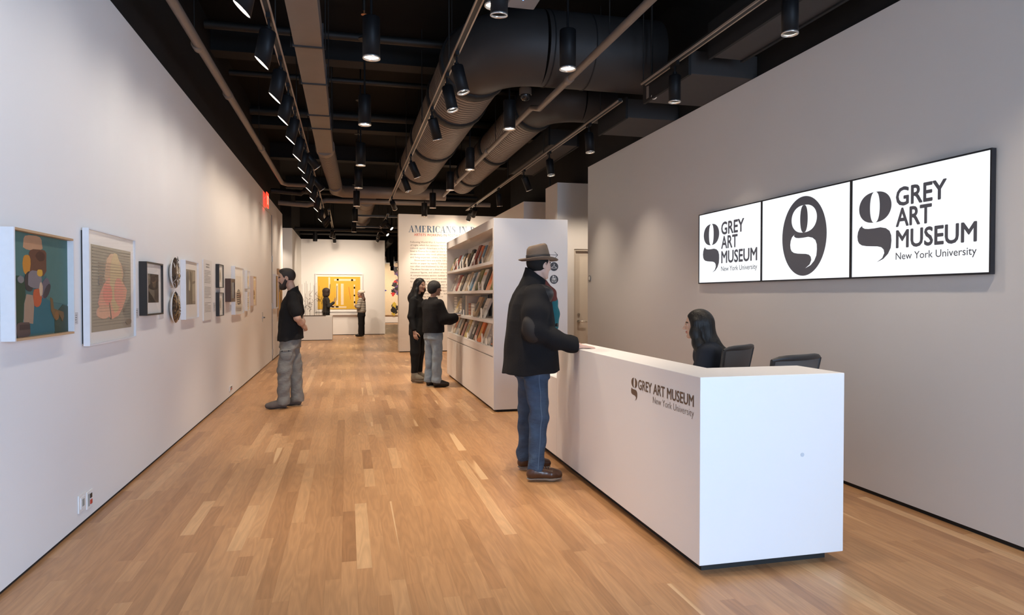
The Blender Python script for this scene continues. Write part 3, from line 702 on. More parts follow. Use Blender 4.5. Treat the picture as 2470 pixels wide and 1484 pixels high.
def blob(cx, cy, rx, ry, rot=0, n=14, wob=0.08, sq=1.0):
    pts = []
    for k in range(n):
        a = 2 * PI * k / n
        f = 1 + random.uniform(-wob, wob)
        x = rx * f * math.copysign(abs(math.cos(a)) ** sq, math.cos(a)); y = ry * f * math.copysign(abs(math.sin(a)) ** sq, math.sin(a))
        pts.append((cx + x * math.cos(rot) - y * math.sin(rot), cy + x * math.sin(rot) + y * math.cos(rot)))
    return pts
RC = [(0, 0), (1, 0), (1, 1), (0, 1)]
# 1 teal collage painting
t, bd, M, w, h = picture('framed_painting', 3.748, 4.490, 1.226, 1.784, 0.062, 0.012, M_FRW, 'deep framed teal painting of a patchwork figure, nearest picture on the left wall', sheet_mat=cm(62, 96, 92), recess=0.034, fmat2=M_FRO, glass=False)
sh_ = [(cm(70, 105, 98), [(0, .58), (.2, .58), (.24, .60), (.6, .6), (.6, .34), (1, .30), (1, 1), (0, 1)]), (cm(40, 62, 44), [(0, 0), (.13, 0), (.26, .25), (.25, .55), (.16, .585), (0, .58)]), (cm(34, 92, 100), [(.28, .02), (.74, .02), (.72, .22), (.66, .34), (.45, .42), (.33, .3)]), (cm(44, 60, 46), [(.74, 0), (1, 0), (1, .28), (.9, .3), (.74, .2)]),
       (cm(176, 132, 98), blob(.38, .91, .16, .075, .05, sq=.7)), (cm(96, 60, 42), blob(.46, .73, .15, .135, .05, sq=.45)), (cm(70, 40, 28), blob(.50, .79, .08, .05)), (cm(186, 122, 40), blob(.275, .70, .06, .095, sq=.8)), (cm(52, 46, 44), blob(.31, .53, .07, .10)), (cm(118, 108, 108), blob(.40, .555, .11, .09, sq=.7)), (cm(200, 150, 52), blob(.485, .625, .045, .035, sq=.6)), (cm(96, 86, 92), blob(.57, .47, .075, .11, -.7, sq=.7)), (cm(60, 52, 54), blob(.60, .44, .04, .09, -.7)), (cm(176, 82, 46), blob(.44, .375, .07, .095, sq=.9)), (cm(188, 158, 128), blob(.5, .46, .03, .07)), (cm(118, 112, 108), blob(.18, .55, .045, .035)), (cm(150, 122, 100), [(.22, .14), (.36, .12), (.38, .30), (.36, .40), (.27, .41), (.23, .32)]), (cm(84, 66, 60), blob(.21, .07, .11, .075, sq=.6)), (cm(60, 46, 44), [(.15, .07), (.31, .07), (.31, .12), (.15, .12)]),
       (cm(104, 78, 44), [(.66, .38), (.70, .36), (.72, .26), (.90, .22), (.91, .17), (.88, .12), (.85, .16), (.80, .21), (.76, .15), (.72, .16), (.67, .24)]), (cm(122, 82, 40), blob(.77, .185, .04, .05))]
art(bd, M, w, h, sh_)
# 2 large print
t, bd, M, w, h = picture('framed_print', 4.759, 5.724, 1.130, 1.878, 0.05, 0.009, M_FRW, 'large white framed grey and pink print, second picture on the left wall', back=0.012, recess=0.016)
sh_ = [(cm(150, 142, 124), [(.07, .10), (.93, .10), (.93, .88), (.07, .88)])]
for k in range(26): sh_.append((cm(110, 104, 92), [(.09, .15 + k * .028), (.91 - random.random() * .04, .15 + k * .028), (.91, .154 + k * .028), (.09, .155 + k * .028)]))
sh_ += [(cm(198, 160, 128), blob(.52, .62, .20, .20, .1)), (cm(214, 150, 126), blob(.50, .42, .30, .20, .2)), (cm(196, 172, 128), blob(.56, .55, .14, .28)), (cm(220, 132, 116), blob(.38, .44, .10, .10)), (cm(216, 144, 124), blob(.62, .46, .10, .14)), (cm(208, 160, 132), blob(.30, .27, .14, .06)), (cm(118, 104, 88), [(.44, .2), (.46, .2), (.42, .36), (.40, .36)]), (cm(122, 112, 96), blob(.85, .16, .07, .03)), (cm(120, 110, 100), blob(.24, .56, .04, .05))]
for k in range(18): sh_.append((cm(150, 128, 106), [(.2, .28 + k * .026), (.78, .28 + k * .026), (.78, .2835 + k * .026), (.2, .284 + k * .026)]))
art(bd, M, w, h, sh_)
# 3 black framed portrait
t, bd, M, w, h = picture('framed_photograph', 5.978, 6.477, 1.287, 1.726, 0.06, 0.013, M_FRB, 'black framed dark photograph with cream mat beside two round relief plates')
art(bd, M, w, h, [(cm(62, 54, 46), [(.17, .22), (.84, .22), (.84, .80), (.17, .80)]), (cm(38, 33, 28), blob(.5, .36, .3, .13)), (cm(96, 80, 62), blob(.55, .62, .12, .1)), (cm(28, 25, 22), blob(.50, .70, .14, .06)), (cm(120, 110, 92), [(.17, .55), (.3, .6), (.3, .8), (.17, .8)])])
# round convex plates
def plate(y, z, r, base, mats, label):
    t = thing('relief_plate', (XL, y, z), label, 'plate', 'round relief plates on the left wall')
    M = frame((XL + 0.002, y, z), (0, 1, 0), (0, 0, 1))
    prof = [(0.25 * r, 0), (0.6 * r, 0.010), (0.94 * r, 0.034), (r, 0.040), (0.985 * r, 0.046)]
    MB().lathe(prof, 36, M=M).build('rim', pm('white glazed rim', (0.75, 0.72, 0.68), 0.2), t)
    prof = [(0.985 * r, 0.0455), (0.9 * r, 0.0540), (0.7 * r, 0.064), (0.4 * r, 0.071), (0.02 * r, 0.074)]
    face = MB().lathe(prof, 36, M=M).build('face', base, t)
    mb = MB()
    for k in range(34):
        a = random.random() * 2 * PI; rr = r * math.sqrt(random.random()) * 0.85
        u, v = rr * math.cos(a), rr * math.sin(a); zz = 0.071 - 0.02 * (rr / r) ** 2 - 0.003
        b = random.random() * PI; L = random.uniform(.02, .05)
        mb.sweep([M @ Vector((u - L * math.cos(b), v - L * math.sin(b), zz - 0.002)), M @ Vector((u, v, zz + 0.003)), M @ Vector((u + L * math.cos(b + .7), v + L * math.sin(b + .7), zz - 0.003))], [.002, random.uniform(.004, .009), .002], 6, mi=k % len(mats))
    mb.build('relief', mats, face)
plate(6.965, 1.666, 0.148, pm('mottled brown glaze', (0.075, 0.05, 0.035), 0.12, var=0.5, scale=30), [pm('cream glaze', (0.62, 0.58, 0.52), 0.12), pm('dark glaze', (0.03, 0.025, 0.022), 0.1), pm('grey glaze', (0.3, 0.29, 0.29), 0.12)], 'upper of two round relief plates, brown with cream strokes')
plate(6.965, 1.338, 0.150, pm('dark brown glaze', (0.055, 0.033, 0.02), 0.12, var=0.6, scale=34), [pm('ochre glaze', (0.26, 0.15, 0.06), 0.12), pm('dark glaze', (0.03, 0.025, 0.022), 0.1)], 'lower of two round relief plates, dark brown and ochre')
# 4 white framed print
t, bd, M, w, h = picture('framed_print', 7.369, 7.980, 1.206, 1.812, 0.05, 0.010, M_FRW, 'white framed print of grey drapery shapes right of the round plates')
art(bd, M, w, h, [(cm(120, 112, 100), [(.14, .24), (.86, .24), (.86, .86), (.14, .86)]), (cm(74, 68, 62), [(.2, .25), (.45, .25), (.5, .55), (.3, .85), (.16, .8)]), (cm(170, 160, 140), [(.32, .5), (.42, .48), (.46, .62), (.36, .7)]), (cm(52, 48, 46), [(.48, .25), (.60, .25), (.56, .8), (.42, .84)]), (cm(150, 140, 122), [(.62, .3), (.84, .3), (.84, .84), (.66, .84)]), (cm(90, 82, 74), [(.6, .6), (.84, .63), (.84, .67), (.6, .65)])])
# text panel
t = thing('text_panel', (XL, 8.66, 1.5), 'tall narrow white text panel on the left wall', 'panel')
MB().box(XL + 0.001, XL + 0.014, 8.415, 8.91, 1.157, 1.872).build('board', pm('pale grey panel', (0.72, 0.69, 0.65), 0.7, var=0.01), t)
mb = MB()
def dashes(mb, M, w, rows_, z_top, dz, hgt):
    for r in range(rows_):
        x = 0
        ww = w if random.random() < .8 else w * random.uniform(.4, .9)
        while x < ww:
            L = min(random.uniform(.018, .05), ww - x)
            mb.add([M @ Vector(p) for p in ((x, z_top - r * dz, 0), (x + L, z_top - r * dz, 0), (x + L, z_top - r * dz + hgt, 0), (x, z_top - r * dz + hgt, 0))], [(0, 1, 2, 3)])
            x += L + .010
Mx = FACE_E(XL + 0.0145, 8.47, 0)
for z0, n_ in ((1.74, 9), (1.545, 8), (1.36, 7)): dashes(mb, Mx, 0.36, n_, z0, 0.0175, 0.007)
dashes(mb, FACE_E(XL + 0.0145, 8.56, 0), 0.2, 2, 1.81, 0.03, 0.016)
mb.build('print', M_INKL, t)
# small pair
for (z0, z1, nm) in ((1.55, 1.852, 'upper of two small black framed drawings stacked right of the text panel'), (1.186, 1.489, 'lower of two small black framed drawings stacked right of the text panel')):
    t, bd, M, w, h = picture('framed_drawing', 9.22, 9.545, z0, z1, 0.045, 0.010, M_FRB, nm, group='small black framed drawings')
    art(bd, M, w, h, [(cm(198, 188, 170), [(.24, .22), (.76, .22), (.76, .78), (.24, .78)]), (cm(150, 138, 116), blob(.5, .5, .18, .2))])
# brown shadow box
t, bd, M, w, h = picture('shadow_box', 9.90, 10.27, 1.362, 1.684, 0.075, 0.05, M_FRD, 'dark brown wooden shadow box partly behind a tall white frame', recess=0.03, sheet_mat=cm(52, 34, 26), cat='picture')
art(bd, M, w, h, [(cm(92, 70, 54), blob(.5, .5, .25, .35)), (cm(130, 104, 80), [(.4, .2), (.6, .2), (.6, .5), (.4, .5)])])
t, bd, M, w, h = picture('framed_collage', 10.40, 11.24, 1.172, 1.878, 0.055, 0.012, M_FRW, 'tall white framed collage with a striped dark mound, right of the brown box')
art(bd, M, w, h, [(cm(212, 202, 186), [(.2, .1), (.84, .1), (.84, .82), (.2, .82)]), (cm(62, 48, 40), blob(.52, .36, .25, .18))] + [(cm(196, 180, 154), [(.30, .22 + k * .045), (.76, .24 + k * .045), (.76, .255 + k * .045), (.30, .24 + k * .045)]) for k in range(6)] + [(cm(112, 80, 62), [(.6, .2), (.76, .2), (.76, .42), (.62, .4)])] + [(cm(120, 108, 94), [(.16, .06 + k * .025), (.8, .05 + k * .025), (.8, .057 + k * .025), (.16, .068 + k * .025)]) for k in range(4)])
for (z0, z1, nm, dk) in ((1.562, 1.862, 'upper of two small white framed drawings stacked left of the last framed picture', 0), (1.196, 1.512, 'lower of two small white framed drawings stacked left of the last framed picture', 1)):
    t, bd, M, w, h = picture('framed_drawing', 11.70, 12.00, z0, z1, 0.045, 0.010, M_FRW, nm, group='small white framed drawings')
    art(bd, M, w, h, [(cm(218, 210, 196), [(.18, .15), (.82, .15), (.82, .85), (.18, .85)])] + ([(cm(80, 70, 60), [(.3, .2 + k * .1), (.72, .23 + k * .1), (.72, .27 + k * .1), (.3, .24 + k * .1)]) for k in range(5)] if dk else [(cm(168, 152, 128), blob(.5, .5, .12, .2))]))
t, bd, M, w, h = picture('framed_drawing', 12.34, 12.74, 1.272, 1.788, 0.055, 0.014, pm('pale wood frame', (0.62, 0.50, 0.42), 0.5, var=0.06), 'narrow pale wood framed drawing, last picture before the flush door')
art(bd, M, w, h, [(cm(212, 202, 186), [(.1, .1), (.9, .1), (.9, .9), (.1, .9)]), (cm(82, 68, 58), blob(.5, .36, .24, .18)), (cm(190, 172, 146), [(.3, .3), (.7, .32), (.7, .35), (.3, .33)])])
t, bd, M, w, h = picture('framed_painting', 16.02, 16.60, 1.155, 1.93, 0.06, 0.03, M_FRW, 'white framed painting with black and yellow bands beyond the flush door', glass=False)
art(bd, M, w, h, [(cm(44, 36, 32), [(0, 0), (.62, 0), (.62, 1), (0, 1)]), (cm(206, 158, 56), [(.62, 0), (1, 0), (1, 1), (.62, 1)])])
t, bd, M, w, h = picture('framed_painting', 16.85, 17.7, 0.95, 2.09, 0.05, 0.03, M_FRO, 'tall brown framed yellow painting at the far end of the left wall', glass=False)
art(bd, M, w, h, [(cm(190, 146, 58), RC), (cm(96, 58, 34), [(.1, .55), (.5, .5), (.6, .9), (.15, .95)]), (cm(70, 44, 30), [(.55, .1), (.9, .15), (.85, .6), (.6, .5)])])
# caption cards
for k, (y0, y1, z0, z1, wh) in enumerate([(4.60, 4.70, 1.273, 1.346, 'between the teal painting and the large print'), (5.80, 5.945, 1.270, 1.349, 'right of the large pink print'), (6.56, 6.70, 1.246, 1.346, 'between the black framed photograph and the plates'), (7.20, 7.33, 1.266, 1.348, 'between the plates and the drapery print'), (9.05, 9.18, 1.254, 1.363, 'left of the small black framed drawings'), (10.28, 10.38, 1.232, 1.32, 'below the brown shadow box'), (12.95, 13.05, 1.27, 1.35, 'right of the last framed drawing')]):
    t = thing('caption_card', (XL, (y0 + y1) / 2, z0), 'small grey caption card on the left wall ' + wh, 'card', 'caption cards on the left wall')
    MB().box(XL + 0.0005, XL + 0.005, y0, y1, z0, z1).build('card', pm('caption card', (0.56, 0.54, 0.53), 0.7), t)
    mb = MB(); dashes(mb, FACE_E(XL + 0.0054, y0 + 0.012, 0), y1 - y0 - 0.03, 4, z1 - 0.02, 0.014, 0.004); mb.build('print', M_INK, t)
# outlets low on the wall
for y0, y1, z0, z1, lab, red in ((4.672, 4.790, 0.055, 0.165, 'left of two white outlet plates low on the left wall', 0), (4.808, 4.915, 0.038, 0.150, 'right of two outlet plates low on the left wall, with a red switch', 1), (10.17, 10.40, 0.05, 0.125, 'far outlet plate low on the left wall behind the bearded man', 1)):
    t = thing('wall_outlet', (XL, (y0 + y1) / 2, z0), lab, 'outlet', 'outlet plates on the left wall')
    MB().box(XL + 0.0005, XL + 0.008, y0, y1, z0 + 0.04, z1 + 0.04).build('plate', M_WHITE, t, bevel=0.002)
    w, h = y1 - y0, z1 - z0
    z0 += 0.04
    if red:
        MB().box(XL + 0.008, XL + 0.011, y0 + w * .45, y0 + w * .75, z0 + h * .55, z0 + h * .80).build('socket', M_FRB, t)
        MB().box(XL + 0.008, XL + 0.012, y0 + w * .45, y0 + w * .75, z0 + h * .2, z0 + h * .45).build('switch', pm('red switch', (0.5, 0.05, 0.03), 0.4), t)
        MB().box(XL + 0.008, XL + 0.0095, y0 + w * .15, y0 + w * .35, z0 + h * .15, z0 + h * .85).build('insert', pm('grey insert', (0.3, 0.32, 0.3), 0.5), t)
    else:
        MB().box(XL + 0.008, XL + 0.012, y0 + w * .2, y0 + w * .8, z0 + h * .18, z0 + h * .82).build('insert', M_WHITE, t)
        MB().box(XL + 0.012, XL + 0.0135, y0 + w * .35, y0 + w * .65, z0 + h * .3, z0 + h * .7).build('socket', pm('grey insert', (0.3, 0.32, 0.3), 0.5), t)
# small round plate on the right wall end
t = tag(MB().cyl((XR, 10.0, 1.72), (XR - 0.012, 10.0, 1.72), 0.05, n=24).build('wall_button', pm('grey wall button', (0.22, 0.21, 0.2), 0.4), pivot=(XR, 10.0, 1.72)), 'small grey round wall button at the far end of the right wall', 'button')
MB().cyl((XR - 0.012, 10.0, 1.72), (XR - 0.015, 10.0, 1.72), 0.03, n=20).build('centre', M_WHITE, t)
# exit sign
t = thing('exit_sign', (XL, 14.5, 3.4), 'glowing red exit sign sticking out from the top of the left wall', 'sign')
MB().box(XL + 0.0005, XL + 0.05, 14.43, 14.53, 3.40, 3.44).build('bracket', M_SILVER, t)
pl = MB().box(XL + 0.05, XL + 0.068, 14.32, 14.64, 3.23, 3.53).build('plate', pm('red lit exit plate', (0.6, 0.03, 0.02), 0.3, emit=(1.0, 0.045, 0.02), estr=2.4, var=0.0), t)
mb = MB(); text_into(mb, 'EXIT', FACE_E(XL + 0.0688, 14.36, 3.29), width=0.24, cap=0.18, bold=0.02); mb.build('lettering', pm('pale red lit letters', (0.8, 0.2, 0.15), 0.3, emit=(1.0, 0.3, 0.2), estr=2.0, var=0.0), pl)

# ------------------------------------------------------------------ far gallery
t = thing('framed_painting', (-0.30, 25.5, 1.5), 'large yellow abstract painting in a white frame on the far wall', 'picture')
y_ = 25.5
mb = MB()
for a in ((-1.145, -1.115, .857, 2.25), (.509, .539, .857, 2.25), (-1.115, .509, 2.22, 2.25), (-1.115, .509, .857, .887)): mb.box(a[0], a[1], y_ - 0.07, y_ - 0.001, a[2], a[3])
mb.build('frame', M_FRW, t)
MB().box(-1.115, .509, y_ - 0.03, y_ - 0.002, .887, 2.22).build('mat_board', M_PAPER, t)
cv = MB().box(-1.055, .45, y_ - 0.055, y_ - 0.03, .955, 2.14).build('canvas', pm('yellow paint', srgb(214, 168, 44), 0.6, var=0.05), t)
M = FACE_S(-1.055, y_ - 0.0555, .955); w, h = 1.505, 1.185
sh_ = []
for (m, x0, x1, y0, y1) in [('w', .25, .29, .55, .98), ('w', .385, .89, .87, .93), ('k', .445, .49, .88, .935), ('k', .785, .83, .87, .925), ('w', .43, .475, .13, .785), ('w', .54, .605, .13, .785), ('w', .845, .875, .1, .755), ('k', .845, .878, .63, .69), ('k', .85, .88, .18, .24), ('w', .27, .67, .035, .085), ('k', .315, .385, .05, .09), ('k', .415, .485, .05, .09)]:
    sh_.append((cm(226, 206, 172) if m == 'w' else cm(46, 40, 36), [(x0, y0), (x1, y0), (x1, y1), (x0, y1)]))
sh_ += [(cm(46, 40, 36), [(.435, .26), (.445, .26), (.455, .72), (.445, .72)]), (cm(46, 40, 36), [(.275, .55), (.285, .55), (.295, .77), (.283, .77)]), (cm(206, 96, 42), [(.765, .30), (.775, .30), (.73, .685), (.72, .685)]), (cm(46, 40, 36), blob(.86, .42, .02, .028, wob=0))]
for m_, poly in sh_:
    MB().prism([(u * w, v * h) for u, v in poly], M, 0.0, 0.002).build('painted_bar', m_, cv)
# low wall shelf below the painting
tag(MB().box(-1.16, 0.42, 25.4, 25.499, 0.74, 0.80).build('wall_ledge', M_SHELF), 'long thin white ledge below the yellow painting', 'ledge')
# big canvas in the room behind
t = thing('canvas_painting', (2.7, 36, 1.8), 'huge cream canvas with red and black brushwork in the farthest room', 'picture')
cv = MB().box(1.55, 4.4, 35.93, 35.999, 0.42, 3.12).build('canvas', cm(226, 204, 170), t)
rs = random.getstate(); random.seed(5)
sh_ = []
for k in range(46):
    c = random.choice([cm(30, 26, 26), cm(176, 36, 36), cm(196, 44, 40), cm(40, 30, 30), cm(220, 190, 160), cm(60, 50, 120), cm(112, 70, 96)])
    v = random.uniform(.32, 1.0)
    sh_.append((c, blob(random.uniform(.27, .52), v, random.uniform(.02, .06), random.uniform(.02, .05), random.random() * 3, wob=.4)))
for k in range(10): sh_.append((cm(34, 30, 28) if k % 4 else cm(200, 170, 60), blob(random.uniform(.27, .42), random.uniform(.04, .2), .05, .04, random.random() * 3, wob=.4)))
art(cv, FACE_S(1.55, 35.9295, 0.42), 2.85, 2.7, sh_[:46])
art(cv, FACE_S(1.55, 35.9295, 0.42), 2.85, 2.7, sh_[46:], 'paint_patch')
art(cv, FACE_S(1.55, 35.9295, 0.42), 2.85, 2.7, [(cm(44, 48, 150), [(.12, .46), (.16, .48), (.12, .50)])], 'paint_patch')
random.setstate(rs)
# plinth with wire sculpture
t = thing('display_plinth', (-1.1, 23, 0), 'low white display plinth under the wire sculpture', 'plinth')
MB().box(-1.60, -0.49, 22.58, 23.55, 0.02, 0.78).build('body', M_SHELF, t); MB().box(-1.58, -0.51, 22.6, 23.53, 0, 0.02).build('base', M_GAP, t)
MB().box(-0.75, -0.52, 22.578, 22.58, 0.72, 0.745).build('caption', M_PAPER, t)
t = thing('wire_sculpture', (-1.15, 23.0, 0.78), 'dark wire sculpture of tall rods and tangled branches on a white plinth', 'sculpture')
MB().box(-1.58, -0.70, 22.62, 23.1, 0.78, 0.80).build('base', pm('dark bronze base', (0.08, 0.05, 0.035), 0.5), t)
rs = random.getstate(); random.seed(21)
M_WIRE = pm('dark bronze wire', (0.10, 0.065, 0.045), 0.45, metal=0.4)
for k in range(26):
    x = -1.57 + k * 0.034 + random.uniform(-.01, .01); y = random.uniform(22.68, 23.05)
    MB().cyl((x, y, 0.80), (x, y, 0.80 + random.uniform(.5, 1.15)), 0.0045, 0.003, n=6).build('rod', M_WIRE, t)
for k in range(24):
    x = random.uniform(-1.5, -0.75); y = random.uniform(22.68, 23.05); z = random.uniform(.95, 1.45)
    pts = [(x, y, z)]
    for j in range(4): pts.append((pts[-1][0] + random.uniform(-.09, .09), y, pts[-1][2] + random.uniform(-.09, .11)))
    MB().sweep(pts, 0.005, 6).build('branch', M_WIRE, t)
random.setstate(rs)

# ------------------------------------------------------------------ task chairs behind the desk
M_CH = pm('charcoal chair plastic', (0.022, 0.021, 0.022), 0.45, var=0.08)
M_MESH = pm('grey chair mesh', (0.085, 0.078, 0.075), 0.7, var=0.25, scale=400)
M_SEAT = pm('black seat fabric', (0.02, 0.02, 0.021), 0.9, var=0.2, scale=200)
def chair(loc, rz, label):
    """faces local +X; seat top at 0.47, back top at 1.04"""
    t = thing('task_chair', loc, label, 'chair', 'task chairs behind the reception desk', rz)
    W = world_of(t)
    def B(): return MB()
    def bld(mb, nm, m, par, **k):
        mb.v = [tuple(W @ Vector(p)) for p in mb.v]; return mb.build(nm, m, par, **k)
    mb = B()
    # seat cushion: rounded slab
    for (z, s) in ((.425, .9), (.435, 1), (.46, 1), (.47, .9)): pass
    ns = 20
    ring = lambda s, z: [(-.01 + .235 * s * math.copysign(abs(math.cos(a)) ** .55, math.cos(a)), .24 * s * math.copysign(abs(math.sin(a)) ** .55, math.sin(a)), z) for a in [2 * PI * i / ns for i in range(ns)]]
    rr = [ring(.85, .415), ring(1, .43), ring(1, .455), ring(.88, .472)]
    vs = sum(rr, []); fs = [tuple(range(ns - 1, -1, -1)), tuple(range(3 * ns, 4 * ns))]
    for i in range(3):
        for k in range(ns): fs.append((i * ns + k, i * ns + (k + 1) % ns, (i + 1) * ns + (k + 1) % ns, (i + 1) * ns + k))
    mb.add(vs, fs, 0, True); bld(mb, 'seat', M_SEAT, t)
    # back: curved frame with thick rolled top rail
    def bpnt(u, v):  # u -1..1 across, v 0..1 up
        hw = .20 + .035 * v
        return Vector((-.245 - .09 * v - .05 * (1 - u * u) + .02, u * hw, .56 + .485 * v))
    fr_ = B()
    path = [bpnt(-1, 1), bpnt(-1, .66), bpnt(-.97, .33), bpnt(-.9, .02), bpnt(-.5, 0), bpnt(0, 0), bpnt(.5, 0), bpnt(.9, .02), bpnt(.97, .33), bpnt(1, .66), bpnt(1, 1)]
    fr_.sweep(path, .016, 8)
    bf = bld(fr_, 'back_frame', M_CH, t)
    tr = B(); tr.sweep([bpnt(-1.03 + .206 * k, 1.0) + Vector((0, 0, .012 - .012 * abs(-1.03 + .206 * k) ** 6)) for k in range(11)], [.010, .016, .019, .02, .02, .02, .02, .02, .019, .016, .010], 10)
    bld(tr, 'top_rail', M_CH, t)
    ms = B(); n1, n2 = 10, 8
    vs = [bpnt(-1 + 2 * i / n1, j / n2) for j in range(n2 + 1) for i in range(n1 + 1)]
    vs2 = [p + Vector((-.006, 0, 0)) for p in vs]
    q = [(j * (n1 + 1) + i, j * (n1 + 1) + i + 1, (j + 1) * (n1 + 1) + i + 1, (j + 1) * (n1 + 1) + i) for j in range(n2) for i in range(n1)]
    ms.add(vs, q, 0, True); ms.add(vs2, [tuple(reversed(f)) for f in q], 0, True); bld(ms, 'back_mesh', M_MESH, t)
    sp = B(); sp.sweep([(-.02, 0, .40), (-.22, 0, .41), (-.30, 0, .5), (-.30, 0, .62)], [.03, .03, .028, .022], 8); bld(sp, 'spine', M_CH, t)
    B_ = B(); B_.cyl((0, 0, .08), (0, 0, .30), .028).cyl((0, 0, .30), (0, 0, .415), .018).box(-.1, .1, -.08, .08, .395, .416); bld(B_, 'column', M_CH, t)
    for s in (-1, 1):
        a = B(); a.sweep([(-.05, s * .2, .41), (-.05, s * .275, .43), (-.06, s * .285, .62)], .015, 8).box(-.16, .08, s * .285 - .035, s * .285 + .035, .62, .645); bld(a, 'armrest', M_CH, t)
    for k in range(5):
        a = 2 * PI * k / 5 + .3; c, s = math.cos(a), math.sin(a)
        l = B(); l.sweep([(0, 0, .10), (c * .15, s * .15, .095), (c * .29, s * .29, .075)], [.028, .022, .016], 8); lg = bld(l, 'leg', M_CH, t)
        w_ = B(); w_.cyl((c * .29 - s * .02, s * .29 + c * .02, .03), (c * .29 + s * .02, s * .29 - c * .02, .03), .03, n=14).cyl((c * .29, s * .29, .05), (c * .29, s * .29, .08), .008, n=8); bld(w_, 'caster', M_CH, lg)
    return t
chair((2.74, 4.86, 0), math.radians(122), 'charcoal mesh-backed task chair right behind the seated receptionist')
chair((2.70, 4.06, 0), math.radians(108), 'empty charcoal mesh-backed task chair, the one nearer the desk corner')

# ------------------------------------------------------------------ ducts, pipes and lamps under the black ceiling
def ribbed(a, b, r, pitch=0.095, depth=0.012, n=30):
    a, b = Vector(a), Vector(b); L = (b - a).length; d = (b - a) / L
    pts, rad = [], []
    k = int(L / pitch)
    for i in range(k):
        s = i * L / k
        for f, rr in ((0.0, r), (0.80, r), (0.83, r - depth), (0.97, r - depth)):
            pts.append(a + d * (s + f * L / k)); rad.append(rr)
    pts.append(b); rad.append(r)
    mb = MB().sweep(pts, rad, n)
    for i, f in enumerate(mb.f):
        if len(f) == 4 and (i // n) % 4 in (1, 2, 3): mb.mi[i] = 1
    return mb
M_GROOVE = pm('duct groove shade', (0.02, 0.016, 0.014), 0.7)  # shade between the duct ribs put into the colour of the groove faces
def arc_pts(c, r, u, v, a0, a1, n):
    c, u, v = Vector(c), Vector(u), Vector(v)
    return [c + u * (r * math.cos(a0 + (a1 - a0) * i / n)) + v * (r * math.sin(a0 + (a1 - a0) * i / n)) for i in range(n + 1)]
def band(parent, c, axis, r, w=0.17, name='band'):
    c = Vector(c); ax = Vector(axis)
    mb = MB(); mb.sweep([c - ax * w / 2, c - ax * w / 2, c + ax * w / 2, c + ax * w / 2], [r - .01, r + .022, r + .022, r - .01], 32, caps=False)
    return mb.build(name, M_BAND, parent)
# duct A: trunk from the right wall, elbow, then ribbed run down the hall
def round_duct(name, label, xc, y_tr, zc, r, x_end, y_end, bands, R=0.55):
    t = thing(name, (xc, y_tr, zc), label, 'duct')
    pts = arc_pts((xc + R, y_tr + R, zc), R, (-1, 0, 0), (0, -1, 0), 0, PI / 2, 10)
    MB().sweep(pts, r, 32).build('elbow', M_DUCT_D, t)
    MB().sweep([(xc + R, y_tr, zc), (x_end, y_tr, zc)], r, 32).build('trunk', M_DUCT_D, t)
    ribbed((xc, y_tr + R, zc), (xc, y_end, zc), r).build('ribbed_run', [M_DUCT, M_GROOVE], t)
    for y in bands: band(t, (xc, y, zc), (0, 1, 0), r)
    for x in [xc + R + .05 + .45 * k for k in range(int((x_end - xc - R) / .45))]:
        MB().sweep([(x - .006, y_tr, zc), (x - .006, y_tr, zc), (x + .006, y_tr, zc), (x + .006, y_tr, zc)], [r - .01, r + .008, r + .008, r - .01], 32, caps=False).build('seam', M_BAND, t)
    for y in bands[::2]:
        MB().cyl((xc - r * .7, y, zc), (xc - r * .7, y, CEIL), .006, n=6).cyl((xc + r * .7, y, zc), (xc + r * .7, y, CEIL), .006, n=6).build('hanger_rod', M_PIPE_D, t)
    return t
round_duct('round_duct', 'large round dark ribbed duct with elbow above the middle track', 1.44, 7.05, 4.12, 0.395, 3.35, 15.4, (7.66, 8.99, 11.4, 13.8), R=0.6)
round_duct('round_duct', 'smaller round dark ribbed duct with elbow, right of the large one', 2.60, 8.75, 4.12, 0.30, 3.52, 15.6, (9.3, 11.9, 14.4), R=0.5)
# left rectangular duct that becomes a ribbed round one
t = thing('rectangular_duct', (-0.37, 6, 3.9), 'long taupe rectangular duct running along the left half of the ceiling', 'duct')
MB().box(-0.50, -0.235, 1.0, 12.1, 3.90, 4.12).build('duct_body', M_DUCT_B, t, bevel=0.004)
for y in (3.6, 5.4, 6.95, 8.15, 9.55, 10.3):
    MB().box(-0.515, -0.22, y - .012, y + .012, 3.885, 4.135).build('flange', M_DUCT_D, t)
    MB().cyl((-0.53, y, 3.88), (-0.53, y, CEIL), .006, n=6).cyl((-0.205, y, 3.88), (-0.205, y, CEIL), .006, n=6).build('hanger_rod', M_PIPE_D, t)
t = thing('flexible_duct', (-0.3, 14, 4.0), 'ribbed round duct continuing from the taupe rectangular duct and turning right', 'duct')
ribbed((-0.37, 12.1, 4.02), (-0.27, 16.2, 4.02), 0.155, pitch=0.09, n=24).build('ribbed_run', [M_DUCT_B, M_GROOVE], t)
MB().sweep([(-0.37, 12.05, 4.02), (-0.37, 12.3, 4.02)], .165, 24).build('collar', M_DUCT, t)
MB().sweep([(-0.27, 16.0, 3.98), (-0.27, 16.6, 3.98), (-.1, 16.9, 3.98), (0.5, 16.9, 3.98), (2.4, 16.9, 3.98)], .15, 24).build('cross_run', M_DUCT, t)
MB().box(0.06, 0.07, 12.9, 13.05, 3.98, 4.1)
t = thing('round_duct', (0.5, 20, 3.9), 'pale round duct hanging above the far gallery with a stepped end', 'duct')
MB().sweep([(0.47, 17.35, 3.92), (0.47, 20.4, 3.92), (0.45, 20.6, 3.92), (0.45, 24.2, 3.92)], [.24, .24, .19, .19], 24).build('duct_body', M_DUCT_B, t)
for y in (18.2, 19.6, 22): MB().sweep([(0.47, y - .01, 3.92), (0.47, y, 3.92), (0.47, y + .01, 3.92)], [.22, .25, .22], 24).build('seam', M_DUCT, t)
